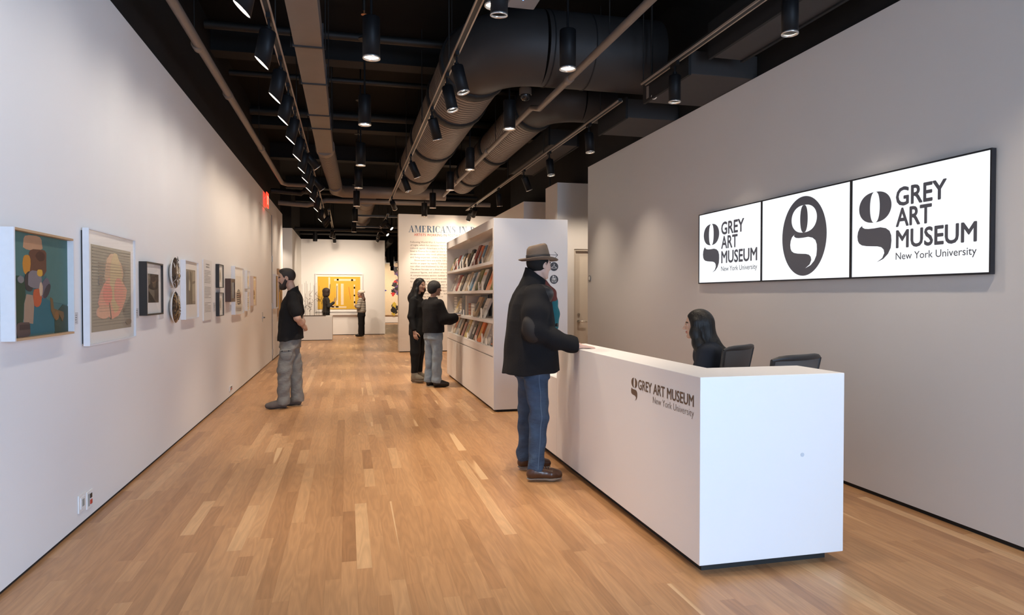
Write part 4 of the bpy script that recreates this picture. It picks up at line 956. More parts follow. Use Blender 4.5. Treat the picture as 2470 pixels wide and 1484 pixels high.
# rectangular branches to the right wall
for (a, lab, m) in (((3.13, 3.45, 2.0, 5.42, 3.56, 3.85), 'dark rectangular duct beside the right wall above the near track', M_DUCT_D), ((3.05, XR + .055, 5.65, 6.6, 3.485, 3.70), 'dark rectangular duct branch meeting the right wall, nearer one', M_DUCT_D), ((3.1, XR + .055, 7.2, 8.05, 3.485, 3.70), 'dark rectangular duct branch meeting the right wall, farther one', M_DUCT_D), ((3.12, 3.6, 10.3, 13.0, 3.85, 4.1), 'low dark rectangular duct over the door recess', M_DUCT_D)):
    t = tag(MB().box(*a).build('rectangular_duct', m, bevel=0.004), lab, 'duct')
    mb = MB().box(a[0] - .015, a[0] + .012, a[2] - .015, a[3] + .015, a[4] - .015, a[5] + .015)
    if a[1] < XR: mb.box(a[1] - .012, a[1] + .015, a[2] - .015, a[3] + .015, a[4] - .015, a[5] + .015)
    mb.build('flange', M_BAND, t)
# black service ducts and pipes
def pipe(label, pts, r, m, cat='pipe', joints=(), n=14, name='conduit_pipe', hang=()):
    t = MB().sweep(pts, r, n).build(name, m, pivot=pts[0]); tag(t, label, cat)
    for (c, ax) in joints:
        c, ax = Vector(c), Vector(ax).normalized(); MB().sweep([c - ax * .06, c - ax * .055, c + ax * .055, c + ax * .06], [r, r * 1.22, r * 1.22, r], n).build('joint', m, t)
    for c in hang: MB().cyl(c, (c[0], c[1], CEIL), .005, n=6).build('hanger_rod', M_PIPE_D, t)
    return t
pipe('long grey pipe running under the ceiling along the left wall', [(-1.335, 1.0, 3.75), (-1.31, 9, 3.75), (-1.29, 14.5, 3.75), (-1.2, 14.7, 3.75), (-0.55, 14.75, 3.75)], 0.042, M_PIPE, joints=[((-1.33, 6.75, 3.75), (0, 1, 0)), ((-1.32, 8.3, 3.75), (0, 1, 0)), ((-1.3, 11.2, 3.75), (0, 1, 0))], hang=[(-1.33, 6.6, 3.75), (-1.31, 11, 3.75)])
pipe('long grey pipe running between the two round ducts', [(2.21, 2.5, 3.66), (2.21, 7.7, 3.66), (2.2, 8, 3.75), (2.15, 15.5, 3.75)], 0.035, M_PIPE, joints=[((2.21, 6.6, 3.66), (0, 1, 0)), ((2.17, 10.6, 3.75), (0, 1, 0)), ((2.15, 13.6, 3.75), (0, 1, 0))], hang=[(2.21, 5.5, 3.66), (2.18, 10, 3.75)])
pipe('upper of two angled grey cross pipes near the exit sign', [(-1.62, 15.6, 3.75), (-1.0, 15.7, 3.72), (-0.74, 15.45, 3.89), (-.62, 15.4, 3.89)], 0.055, M_PIPE_D, joints=[((-0.86, 15.58, 3.78), (.3, -.25, .12))])
pipe('lower of two angled grey cross pipes near the exit sign', [(-1.62, 17.2, 3.7), (-.95, 17.2, 3.66), (-.5, 17.15, 3.78), (1.2, 17.15, 3.78), (3.6, 17.15, 3.80)], 0.06, M_PIPE, joints=[((-0.72, 17.1, 3.72), (.45, -.2, .12))])
pipe('slim grey pipe slanting beside the left track above the bearded man', [(-0.75, 14.75, 3.75), (-.72, 15.0, 3.75), (-.62, 21, 3.72)], 0.04, M_PIPE, joints=[((-.7, 17.2, 3.74), (0, 1, 0))])
for k, (y, z, r, nm) in enumerate([(8.6, 4.64, .05, 'first'), (10.3, 4.62, .04, 'second'), (12.4, 4.64, .07, 'third'), (19.5, 4.3, .05, 'fourth'), (22.3, 3.56, .06, 'fifth'), (24.6, 3.62, .04, 'sixth')]):
    pipe('dark horizontal pipe crossing the hall under the black ceiling, %s from the front' % nm, [(XL + .01, y, z), (0.5, y, z), (3.7, y, z)], r, M_PIPE_D, name='cross_pipe')
for k, (y, nm) in enumerate([(5.8, 'first'), (9.4, 'second'), (13.2, 'third'), (16.2, 'fourth'), (20.6, 'fifth'), (23.4, 'sixth')]):
    t = tag(MB().box(XL - .1, 3.8, y - .11, y + .11, CEIL - .32, CEIL).build('ceiling_beam', pm('sooty brown beam', (0.005, 0.004, 0.0035), 0.8, var=.3)), 'dark beam crossing under the black ceiling, %s from the front' % nm, 'beam')
    MB().box(XL - .1, 3.8, y - .15, y + .15, CEIL - .335, CEIL - .32).build('flange', pm('sooty brown beam', (0.005, 0.004, 0.0035), 0.8), t)
for (y, z, lab) in ((19.0, 3.62, 'nearer thin black cross track with pale edge in the far gallery'), (21.3, 3.55, 'farther thin black cross track with pale edge in the far gallery')):
    t = tag(MB().box(.25, 1.9, y - .02, y + .02, z, z + .05).build('cross_track', M_TRACK), lab, 'track'); MB().box(.25, 1.9, y - .021, y + .021, z - .004, z).build('edge', M_RAIL, t)
tag(MB().sweep([(1.5, 24.2, 3.4), (1.5, 26, 3.4), (1.5, 31, 3.4)], .10, 16).build('cross_pipe', M_BLACKW), 'black service pipe above the passage right of the far wall', 'pipe')
for k, (x, z0, z1) in enumerate([(1.55, 2.75, 3.5), (1.75, 2.65, 3.4), (2.0, 2.9, 3.5), (1.9, 2.55, 3.3)]):
    t = tag(MB().cyl((x, 27 + k, z0), (x, 27 + k, z1), .07, n=16).cyl((x, 27 + k, z1), (x, 27 + k, CEIL), .012, n=6).build('pendant_cylinder', M_LAMP), 'black cylinder pendant hanging in the farthest room, %s from the left' % ORD[[0, 1, 3, 2][k]], 'lamp', 'cylinder pendants in the farthest room')

# ---- lamps: shared meshes for housing, ring, lens
def shared(name, mb, m): return mb.mesh(name, m)
HR, HL = 0.056, 0.265
ME_H = shared('housing', MB().lathe([(0.0, 0.02), (HR * .92, 0.02), (HR, 0.028), (HR, HL), (HR * .93, HL), (HR * .90, HL - .02), (HR * .86, HL - .045), (0, HL - .045)], 24), M_LAMP)
ME_HB = shared('housing_large', MB().lathe([(0.0, 0.0), (.068, 0.0), (.072, 0.008), (.072, .34), (.068, .34), (.066, .318), (0, .318)], 28), M_LAMP)
def washer():
    mb = MB(); n = 24; R_, L_ = .062, .275; sh = .62
    prof = [(0.0, 0.02, 0), (R_ * .92, 0.02, 0), (R_, .028, 0), (R_, L_, 1), (R_ * .94, L_, 1), (R_ * .92, L_ - .010, 1), (0, L_ - .010, 1)]
    vs = []
    for r, z, c in prof:
        for k in range(n):
            a = 2 * PI * k / n; x = r * math.cos(a); vs.append(Vector((x, r * math.sin(a), z - (sh * x if c else 0))))
    fs = [(i * n + k, i * n + (k + 1) % n, (i + 1) * n + (k + 1) % n, (i + 1) * n + k) for i in range(len(prof) - 1) for k in range(n)]
    mb.add(vs, fs, 0, True)
    ml = MB(); ml.add([Vector((.056 * math.cos(2 * PI * k / n), .056 * math.sin(2 * PI * k / n), L_ - .003 - sh * .056 * math.cos(2 * PI * k / n))) for k in range(n)], [tuple(range(n))], 0)
    return shared('housing', mb, M_LAMP), shared('lens', ml, M_LENS)
ME_WH, ME_WL = washer()
ME_L = shared('lens', MB().lathe([(0.0, HL - .034), (HR * .88, HL - .034)], 20), M_LENS)
ME_LB = shared('lens', MB().lathe([(0.0, HL - .010), (HR * .88, HL - .010)], 20), M_LENS_B)
ME_LD = shared('lens', MB().lathe([(0.0, HL - .034), (HR * .88, HL - .034)], 20), M_LENS_D)
ME_LP = shared('lens', MB().lathe([(0.0, .322), (.063, .322)], 20), M_LENS)
ME_R = shared('trim_ring', MB().lathe([(HR * .9, HL - .012), (HR * 1.02, HL - .012), (HR * 1.02, HL + .002), (HR * .9, HL + .002), (HR * .9, HL - .012)], 24), M_SILVER)
ME_RP = shared('trim_ring', MB().lathe([(.066, .325), (.0735, .325), (.0735, .342), (.066, .342), (.064, .321)], 24), M_SILVER)
ME_Y = shared('adapter', MB().box(-.016, .016, -.06, .06, -.035, 0).cyl((0, 0, -.035), (0, 0, -.10), .010, n=8).cyl((0, 0, -.09), (0, 0, -.12), .022, n=10), M_LAMP)
def sub(name, me, parent, loc=(0, 0, 0), rot=None):
    o = bpy.data.objects.new(name, me); COL.objects.link(o); o.parent = parent; o.location = loc
    if rot is not None: o.rotation_euler = rot
    return o
TZ = 3.60
def spot(x, y, aim, label, group, power, color, angle=55, lens='L', blend=0.6, z=TZ, lamp=True):
    t = thing('track_spotlight', (x, y, z), label, 'lamp', group)
    d = Vector(aim); d.normalize()
    rot = d.to_track_quat('Z', 'Y').to_euler()
    sub('adapter', ME_Y, t)
    h = sub('housing', ME_H, t, (0, 0, -.10), rot)
    sub('lens', {'L': ME_L, 'B': ME_LB, 'D': ME_LD}[lens], h)
    sub('trim_ring', ME_R, h) if lens != 'B' else None
    if lamp:
        ld = light_data('spot_%d_%d_%.2f' % (power, angle, color[2]), 'SPOT', power, color, spot_size=math.radians(angle), spot_blend=blend, shadow_soft_size=0.045)
        lo = sub('bulb', ld, t, Vector((0, 0, -.10)) + d * (HL + .015), d.to_track_quat('-Z', 'Y').to_euler())
    return t
def wall_washer(x, y, label, group, power, color, angle=125):
    t = thing('track_spotlight', (x, y, TZ), label, 'lamp', group)
    sub('adapter', ME_Y, t)
    zax = Vector((-.20, 0, -1)).normalized(); xax = Vector((-1, 0, .20)).normalized(); yax = zax.cross(xax)
    rot = Matrix((xax, yax, zax)).transposed().to_euler()
    h = sub('housing', ME_WH, t, (0, 0, -.10), rot); sub('lens', ME_WL, h)
    d = Vector((-.66, .06, -1.0)).normalized()
    ld = light_data('wash_%d_%.2f' % (power, color[2]), 'SPOT', power, color, spot_size=math.radians(angle), spot_blend=1.0, shadow_soft_size=0.045)
    sub('bulb', ld, t, Vector((0, 0, -.10)) + zax * .275 + d * .03, d.to_track_quat('-Z', 'Y').to_euler())
    return t
def pendant(x, y, zb, label, group, power, color, angle=75):
    t = thing('pendant_downlight', (x, y, zb + .34), label, 'lamp', group)
    h = sub('housing', ME_HB, t, (0, 0, 0), (PI, 0, 0))
    sub('lens', ME_LP, h); sub('trim_ring', ME_RP, h)
    MB().cyl((x, y, zb + .34), (x, y, CEIL), .011, n=8).cyl((x, y, CEIL - .5), (x, y, CEIL - .49), .07, n=16).build('stem', M_LAMP, t)
    ld = light_data('down_%d_%d' % (power, angle), 'SPOT', power, color, spot_size=math.radians(angle), spot_blend=0.7, shadow_soft_size=0.05)
    sub('bulb', ld, t, (0, 0, -.355), (0, 0, 0))
    return t
def track(x, y0, y1, label, z=TZ):
    t = thing('light_track', (x, (y0 + y1) / 2, z), label, 'track')
    MB().box(x - .022, x + .022, y0, y1, z, z + .035).build('channel', M_TRACK, t)
    for s in (-1, 1): MB().box(x + s * .024 - .006, x + s * .024 + .006, y0, y1, z - .004, z + .012).build('rail', M_RAIL, t)
    for y in np.arange(y0 + .6, y1, 2.4): MB().cyl((x, y, z + .03), (x, y, CEIL), .006, n=6).build('hanger_rod', M_PIPE_D, t)
XT = -0.58
track(XT, 0.6, 17.2, 'long lighting track along the left side, nearest the picture wall')
track(-0.45, 17.6, 24.4, 'far lighting track leading to the yellow painting')
track(0.945, 1.0, 15.6, 'lighting track with two pale rails in the middle of the hall')
track(1.05, 18.2, 24.6, 'short far lighting track right of the yellow painting')
track(2.94, 1.0, 6.4, 'near lighting track over the reception desk')
track(2.94, 7.0, 16.9, 'lighting track over the bookshelf')
LY = [1.2, 2.3, 3.4, 4.5, 5.5, 6.45, 7.25, 8.15, 9.15, 10.05, 10.9, 11.9, 13.1, 14.6, 16.6]
for k, y in enumerate(LY):
    wall_washer(XT, y, 'black spotlight on the left track facing the picture wall, %s from the front' % ORD[k], 'spotlights on the left track', (38 if y > 9 else 26) if y > 5 else 17, NEUT if y < 9 else WARM)
for k, y in enumerate((10.15, 12.2)):
    spot(XT, y, (0.62, 0.2, -.75), 'black spotlight on the left track turned away from the wall, %s' % ('nearer one' if k == 0 else 'farther one'), None, 60, WARM, 50, 'D')
MT = [(4.2, (0, .1, -1), 'D'), (5.95, (0.22, -0.12, -1), 'L'), (6.55, (0.20, -0.16, -1), 'L'), (7.75, (.30, 0.25, -1), 'D'), (10.4, (.45, .1, -1), 'L'), (11.8, (.35, -.1, -1), 'D'), (14.9, (.35, 1, -.6), 'D')]  # last one is added to light the top of the text wall
for k, (y, a, l) in enumerate(MT):
    spot(0.945, y, a, 'black cylinder spotlight on the middle track, %s from the front' % ORD[k], 'spotlights on the middle track', 85 if y < 7 else 80, WARM if y < 14 else WARMER, 62 if y < 14 else 125, l, .6 if y < 14 else 1.0)
RT = [(2.2, (0.10, 0.2, -1), 'L'), (4.05, (0, 0, -1), 'L'), (5.72, (0, 0, -1), 'L'), (8.0, (0.04, -.1, -1), 'L'), (9.7, (.05, -.2, -1), 'L'), (11.2, (.35, .12, -.75), 'D'), (13.2, (.12, .1, -1), 'D'), (15.7, (-.1, 1, -.75), 'D'), (16.3, (-.2, 1, -1), 'D')]
for k, (y, a, l) in enumerate(RT):
    spot(2.94, y, a, 'black cylinder spotlight on the right-hand track, %s from the front' % ORD[k], 'spotlights on the right-hand track', (82 if y < 7 else 78) if y < 15 else 100, WARM if y < 15 else WARMER, 95 if y < 15 else 120, blend=1.0, lens=l)
spot(3.95, 13.0, (0, 0, -1), 'black spotlight hanging in front of the tall pale wall recess', None, 60, WARM, 60, 'D', z=3.55)
tag(MB().cyl((4.35, 10.6, 3.55), (4.35, 10.6, CEIL), .02, n=8).build('drop_rod', M_TRACK), 'black drop rod holding the added spotlight in the door recess', 'rod')
spot(4.35, 10.6, (-.1, .45, -1), 'added unseen spotlight in the door recess behind the right wall', None, 75, WARM, 100, 'D', z=3.55, blend=1.0)  # hidden lamp added to brighten the door recess
for k, y in enumerate((3.4, 5.75, 8.0, 10.5, 12.7, 15.3, 18.5, 21.5)):
    pendant(0.2, y, 3.42, 'black pendant downlight in the row left of the middle, %s from the front' % ORD[k], 'pendant downlights in the left row', (140 if y < 7 else 290 if y < 14 else 215), WARM)
for k, y in enumerate((3.2, 5.62, 7.8, 10.45, 12.55, 15.2, 16.9)):
    pendant(1.87, y, 3.42, 'black pendant downlight in the row right of the middle, %s from the front' % ORD[k], 'pendant downlights in the right row', (58 if y < 7 else 24) if y < 9 else 150, WARM)
pendant(1.02, 4.7, 3.5, 'black pendant downlight by itself at the top edge of the picture', None, 150, NEUT)
# spots over the far gallery
for k, (x, y, a, l, w) in enumerate([(-.45, 18.0, (-.6, .2, -.8), 'B', 120), (-.45, 18.7, (-.6, .2, -.8), 'B', 120), (-.45, 21.9, (-.3, 1, -1), 'D', 150), (-.45, 22.6, (.1, 1, -.7), 'D', 140), (-.45, 23.8, (0.1, .6, -1), 'D', 70)]):
    spot(x, y, a, 'black spotlight on the far left track before the yellow painting, %s from the front' % ORD[k], 'spotlights on the far left track', w, WARM, 110, l, 1.0)
for k, (x, y, a, l, w) in enumerate([(1.05, 18.6, (-1, .9, -1.1), 'D', 260), (1.05, 19.4, (.5, -.35, -.5), 'B', 110), (1.05, 21.4, (.5, -.35, -.5), 'B', 110), (1.05, 22.4, (-.4, 1, -.7), 'D', 150), (1.05, 23.4, (-.3, .9, -1), 'D', 80)]):  # first one is added to brighten the front of the plinth
    spot(x, y, a, 'black spotlight on the far right track before the passage, %s from the front' % ORD[k], 'spotlights on the far right track', w, WARM, 110, l, 1.0)
tag(MB().box(0, 4.6, 33.37, 33.43, TZ, TZ + .04).cyl((1.4, 33.4, TZ), (1.4, 33.4, CEIL), .01, n=6).cyl((3.6, 33.4, TZ), (3.6, 33.4, CEIL), .01, n=6).build('light_track', M_TRACK), 'black lighting track across the farthest room', 'track')
tag(MB().box(-3.6, -2.2, 20.97, 21.03, TZ, TZ + .04).cyl((-2.5, 21, TZ), (-2.5, 21, CEIL), .01, n=6).build('light_track', M_TRACK), 'black lighting track in the side gallery beyond the left wall', 'track')
tag(MB().cyl((3.95, 13.0, 3.55), (3.95, 13.0, CEIL), .02, n=8).build('drop_rod', M_TRACK), 'black drop rod holding the spotlight before the tall pale recess', 'rod')
for k, x in enumerate((0.6, 2.3, 4.0)):
    spot(x, 33.4, (0, 1, -.9), 'black spotlight in the farthest room lighting the cream canvas, %s from the left' % ORD[k], 'spotlights in the farthest room', 260, WARM, 90, 'D')
spot(-2.9, 21.0, (0.5, .3, -1), 'black spotlight in the side gallery beyond the left wall', None, 120, WARM, 80, 'D')
for k, x in enumerate((-1.1, )):
    t = thing('pendant_downlight', (x, 24.6, 3.75), 'small black pendant before the far wall above the bearded man', 'lamp')
    MB().cyl((x, 24.6, 3.35), (x, 24.6, 3.72), .075, n=18).cyl((x, 24.6, 3.72), (x, 24.6, CEIL), .01, n=6).build('housing', M_LAMP, t)
# small things under the ceiling
t = thing('dome_camera', (2.12, 8.0, 3.9), 'small dome camera hanging between the round ducts', 'camera')
MB().cyl((2.12, 8.0, 3.9), (2.12, 8.0, CEIL), .02, n=8).cyl((2.12, 8.0, 3.9), (2.12, 8.0, 3.98), .075, n=20).build('mount', M_PIPE, t)
MB().lathe([(.068, 0), (.062, -.035), (.04, -.062), (0.0, -.072)], 20, M=Matrix.Translation((2.12, 8.0, 3.9))).build('dome', pm('smoked dome', (0.02, 0.02, 0.022), 0.08), t)
t = thing('security_camera', (3.08, 6.5, 3.5), 'small white security camera by the right wall under the ducts', 'camera')
MB().cyl((3.08, 6.5, 3.5), (3.08, 6.5, 3.62), .055, n=18).build('body', M_PIPE, t); MB().cyl((3.08, 6.45, 3.52), (3.06, 6.40, 3.49), .03, n=14).build('lens', M_SILVER, t); MB().cyl((3.08, 6.5, 3.62), (3.08, 6.5, CEIL), .012, n=8).build('stem', M_PIPE_D, t)
t = thing('wifi_access_point', (1.62, 6.3, 4.24), 'pale box with a blue light under the ceiling at the top edge', 'device')
MB().box(1.50, 1.78, 6.14, 6.4, 4.24, 4.275).build('case', pm('grey device case', (0.30, 0.31, 0.33), 0.4), t, bevel=0.012); MB().cyl((1.64, 6.27, CEIL), (1.64, 6.27, 4.27), .012, n=8).build('stem', M_PIPE_D, t)
MB().cyl((1.62, 6.2, 4.24), (1.62, 6.2, 4.237), .006, n=10).build('indicator', pm('blue indicator', (0.05, 0.1, 0.9), 0.3, emit=(0.1, 0.25, 1.0), estr=6), t)
for k, (x, y) in enumerate(((-0.95, 5.9), (0.17, 6.9))):
    t = thing('sprinkler', (x, y, 4.25), 'copper sprinkler head on a thin drop pipe, %s' % ('the left one' if k == 0 else 'the one above the left pendant row'), 'sprinkler')
    MB().cyl((x, y, 4.28), (x, y, CEIL), .014, n=8).build('drop_pipe', M_PIPE_D, t)
    MB().cyl((x, y, 4.24), (x, y, 4.245), .03, n=14).cyl((x, y, 4.245), (x, y, 4.28), .008, n=8).build('head', pm('copper', (0.5, 0.22, 0.1), 0.35, metal=0.8), t)

# ------------------------------------------------------------------ people: implicit surfaces meshed into continuous skins
class Blob:
    """smooth union of round cones, ellipsoids and profiled columns, meshed on a grid"""
    def __init__(s):
        s.p = []; s.ops = []
    def cap(s, a, b, ra, rb=None, k=.02, m=0):
        s.p.append(('c', np.array(a, float), np.array(b, float), ra, ra if rb is None else rb, k, m)); return s
    def chain(s, pts, rs, k=.02, m=0):
        for i in range(len(pts) - 1): s.cap(pts[i], pts[i + 1], rs[i], rs[i + 1], k if i else k, m)
        return s
    def ell(s, c, r, R=None, k=.02, m=0, sub=False):
        s.p.append(('s' if sub else 'e', np.array(c, float), np.array(r, float), np.eye(3) if R is None else np.array(R, float), k, m)); return s
    def col(s, prof, k=.03, m=0, pw=2.3):
        s.p.append(('k', np.array(prof, float), pw, k, m)); return s
    def clip(s, n, d):
        """keep the side where n.p < d"""
        s.p.append(('x', np.array(n, float), d)); return s
    def cutell(s, c, r, R=None): return s.ell(c, r, R, .004, 0, True)
    def cutbox(s, lo, hi):
        s.p.append(('b', np.array(lo, float), np.array(hi, float))); return s
    @staticmethod
    def d(p, x, y, z):
        t = p[0]
        if t == 'c':
            a, b, ra, rb = p[1:5]; v = b - a; L = float(v @ v) or 1e-9
            h = np.clip(((x - a[0]) * v[0] + (y - a[1]) * v[1] + (z - a[2]) * v[2]) / L, 0, 1)
            return np.sqrt((x - a[0] - v[0] * h) ** 2 + (y - a[1] - v[1] * h) ** 2 + (z - a[2] - v[2] * h) ** 2) - (ra + (rb - ra) * h)
        if t in 'es':
            c, r, R = p[1:4]; dx, dy, dz = x - c[0], y - c[1], z - c[2]
            q = [dx * R[0, i] + dy * R[1, i] + dz * R[2, i] for i in range(3)]
            k0 = np.sqrt((q[0] / r[0]) ** 2 + (q[1] / r[1]) ** 2 + (q[2] / r[2]) ** 2)
            k1 = np.sqrt((q[0] / r[0] ** 2) ** 2 + (q[1] / r[1] ** 2) ** 2 + (q[2] / r[2] ** 2) ** 2)
            return k0 * (k0 - 1) / np.maximum(k1, 1e-6)
        if t == 'k':
            P, pw = p[1], p[2]; zz = np.clip(z, P[0, 0], P[-1, 0])
            f = lambda i: np.interp(zz, P[:, 0], P[:, i])
            cx, cy, rx, ry = f(1), f(2), f(3), f(4)
            q = (np.abs((x - cx) / rx) ** pw + np.abs((y - cy) / ry) ** pw) ** (1 / pw)
            dd = (q - 1) * np.minimum(rx, ry)
            return np.maximum(dd, np.maximum(P[0, 0] - z, z - P[-1, 0]))
    def bounds(s):
        lo, hi = np.full(3, 9.), np.full(3, -9.)
        for p in s.p:
            if p[0] == 'c': l, h = np.minimum(p[1] - p[3], p[2] - p[4]), np.maximum(p[1] + p[3], p[2] + p[4])
            elif p[0] == 'e': m = p[2].max(); l, h = p[1] - m, p[1] + m
            elif p[0] == 'k':
                P = p[1]; l = np.array([(P[:, 1] - P[:, 3]).min(), (P[:, 2] - P[:, 4]).min(), P[0, 0]]); h = np.array([(P[:, 1] + P[:, 3]).max(), (P[:, 2] + P[:, 4]).max(), P[-1, 0]])
            else: continue
            lo, hi = np.minimum(lo, l), np.maximum(hi, h)
        return lo - .03, hi + .03
    def mesh(s, name, mats, h=.008, fold=0.0, fz=1.0, seed=0, fuzz=0.0):
        lo, hi = s.bounds(); n = np.ceil((hi - lo) / h).astype(int) + 1
        ax = [lo[i] + h * np.arange(n[i]) for i in range(3)]
        D = np.full(n, .08, np.float32)
        for p in s.p:
            t = p[0]
            if t == 'x':
                v = p[1][0] * ax[0][:, None, None] + p[1][1] * ax[1][None, :, None] + p[1][2] * ax[2][None, None, :] - p[2]
                D = np.maximum(D, v.astype(np.float32)); continue
            if t == 'b': l, u = p[1], p[2]; pad = .0
            elif t == 'c': l, u = np.minimum(p[1] - p[3], p[2] - p[4]), np.maximum(p[1] + p[3], p[2] + p[4]); pad = .07
            elif t in 'es': m = p[2].max(); l, u = p[1] - m, p[1] + m; pad = .07
            else: P = p[1]; l = np.array([(P[:, 1] - P[:, 3]).min(), (P[:, 2] - P[:, 4]).min(), P[0, 0]]); u = np.array([(P[:, 1] + P[:, 3]).max(), (P[:, 2] + P[:, 4]).max(), P[-1, 0]]); pad = .07
            i0 = np.maximum(0, np.floor((l - pad - lo) / h).astype(int)); i1 = np.minimum(n, np.ceil((u + pad - lo) / h).astype(int) + 1)
            if (i1 <= i0).any(): continue
            sl = tuple(slice(i0[i], i1[i]) for i in range(3))
            x = ax[0][sl[0]][:, None, None]; y = ax[1][sl[1]][None, :, None]; z = ax[2][sl[2]][None, None, :]
            if t == 'b':
                v = np.maximum(np.maximum(np.maximum(l[0] - x, x - u[0]), np.maximum(l[1] - y, y - u[1])), np.maximum(l[2] - z, z - u[2]))
                D[sl] = np.maximum(D[sl], -v); continue
            v = s.d(p, x, y, z); k = p[-2]; o = D[sl]
            if t == 's':
                w = np.maximum(k - np.abs(o + v), 0) / k; D[sl] = np.maximum(o, -v) + w * w * k * .25
            else:
                w = np.maximum(k - np.abs(o - v), 0) / k; D[sl] = np.minimum(o, v) - w * w * k * .25
        if fold or fuzz:
            rg = np.random.default_rng(seed); X, Y, Z = ax[0][:, None, None], ax[1][None, :, None], ax[2][None, None, :]
            acc = np.zeros(n, np.float32)
            for i in range(6):
                q = rg.normal(size=3) * np.array([22, 22, 22 * fz]) ; ph = rg.random() * 6.28
                q2 = rg.normal(size=3) * 7
                acc += np.sin(X * q[0] + Y * q[1] + Z * q[2] + ph + 1.4 * np.sin(X * q2[0] + Y * q2[1] + Z * q2[2])).astype(np.float32)
            D = D + fold * acc / 2.5
        # surface nets
        S = D < 0
        c = [D[:-1, :-1, :-1], D[1:, :-1, :-1], D[:-1, 1:, :-1], D[1:, 1:, :-1], D[:-1, :-1, 1:], D[1:, :-1, 1:], D[:-1, 1:, 1:], D[1:, 1:, 1:]]
        cnt = sum((a < 0).astype(np.int8) for a in c); act = (cnt > 0) & (cnt < 8)
        I = np.argwhere(act); idx = np.full(act.shape, -1, np.int32); idx[act] = np.arange(len(I))
        val = np.stack([a[act] for a in c], 1)
        off = np.array([(0, 0, 0), (1, 0, 0), (0, 1, 0), (1, 1, 0), (0, 0, 1), (1, 0, 1), (0, 1, 1), (1, 1, 1)], float)
        acc = np.zeros((len(I), 3)); nn = np.zeros(len(I))
        for a, b in ((0, 1), (2, 3), (4, 5), (6, 7), (0, 2), (1, 3), (4, 6), (5, 7), (0, 4), (1, 5), (2, 6), (3, 7)):
            va, vb = val[:, a], val[:, b]; cr = (va < 0) != (vb < 0)
            tt = np.where(cr, va / np.where(cr, va - vb, 1), 0)
            acc += np.where(cr[:, None], off[a] + (off[b] - off[a]) * tt[:, None], 0); nn += cr
        V = lo + h * (I + acc / nn[:, None])
        Q = []
        for axis in range(3):
            A = [slice(None)] * 3; B = [slice(None)] * 3; A[axis] = slice(0, -1); B[axis] = slice(1, None)
            cr = S[tuple(A)] != S[tuple(B)]
            E = np.argwhere(cr); u, w = [(1, 2), (2, 0), (0, 1)][axis]
            ok = (E[:, u] > 0) & (E[:, w] > 0) & (E[:, u] < n[u] - 1) & (E[:, w] < n[w] - 1); E = E[ok]
            ins = S[E[:, 0], E[:, 1], E[:, 2]]
            def at(du, dw):
                e = E.copy(); e[:, u] -= du; e[:, w] -= dw; return idx[e[:, 0], e[:, 1], e[:, 2]]
            q = np.stack([at(1, 1), at(0, 1), at(0, 0), at(1, 0)], 1)
            q[~ins] = q[~ins][:, ::-1]; Q.append(q)
        Q = np.concatenate(Q)
        me = bpy.data.meshes.new(name)
        me.vertices.add(len(V)); me.vertices.foreach_set('co', V.astype(np.float32).ravel())
        me.loops.add(4 * len(Q)); me.loops.foreach_set('vertex_index', Q.astype(np.int32).ravel())
        me.polygons.add(len(Q)); me.polygons.foreach_set('loop_start', np.arange(0, 4 * len(Q), 4, dtype=np.int32)); me.polygons.foreach_set('loop_total', np.full(len(Q), 4, np.int32))
        mats = mats if isinstance(mats, (list, tuple)) else [mats]
        for m in mats: me.materials.append(m)
        if len(mats) > 1:
            C = V[Q].mean(1); best = np.full(len(C), 9.); bi = np.zeros(len(C), np.int32)
            for p in s.p:
                if p[0] in 'cek':
                    v = s.d(p, C[:, 0], C[:, 1], C[:, 2]); g = v < best; best[g] = v[g]; bi[g] = p[-1]
            me.polygons.foreach_set('material_index', bi)
        me.polygons.foreach_set('use_smooth', np.ones(len(Q), bool))
        me.update(); me.validate()
        return me
def part(root, name, me, label=None):
    o = bpy.data.objects.new(name, me); COL.objects.link(o); o.parent = root
    if label: o['label'] = label
    return o
def rot3(yaw=0, pitch=0, roll=0):
    """columns: forward, left, up.  pitch>0 looks down"""
    cy, sy, cp, sp = math.cos(yaw), math.sin(yaw), math.cos(pitch), math.sin(pitch)
    f = np.array([cy * cp, sy * cp, -sp]); l = np.array([-sy, cy, 0]); u = np.cross(f, l)
    if roll: l, u = l * math.cos(roll) + u * math.sin(roll), u * math.cos(roll) - l * math.sin(roll)
    return np.stack([f, l, u], 1)
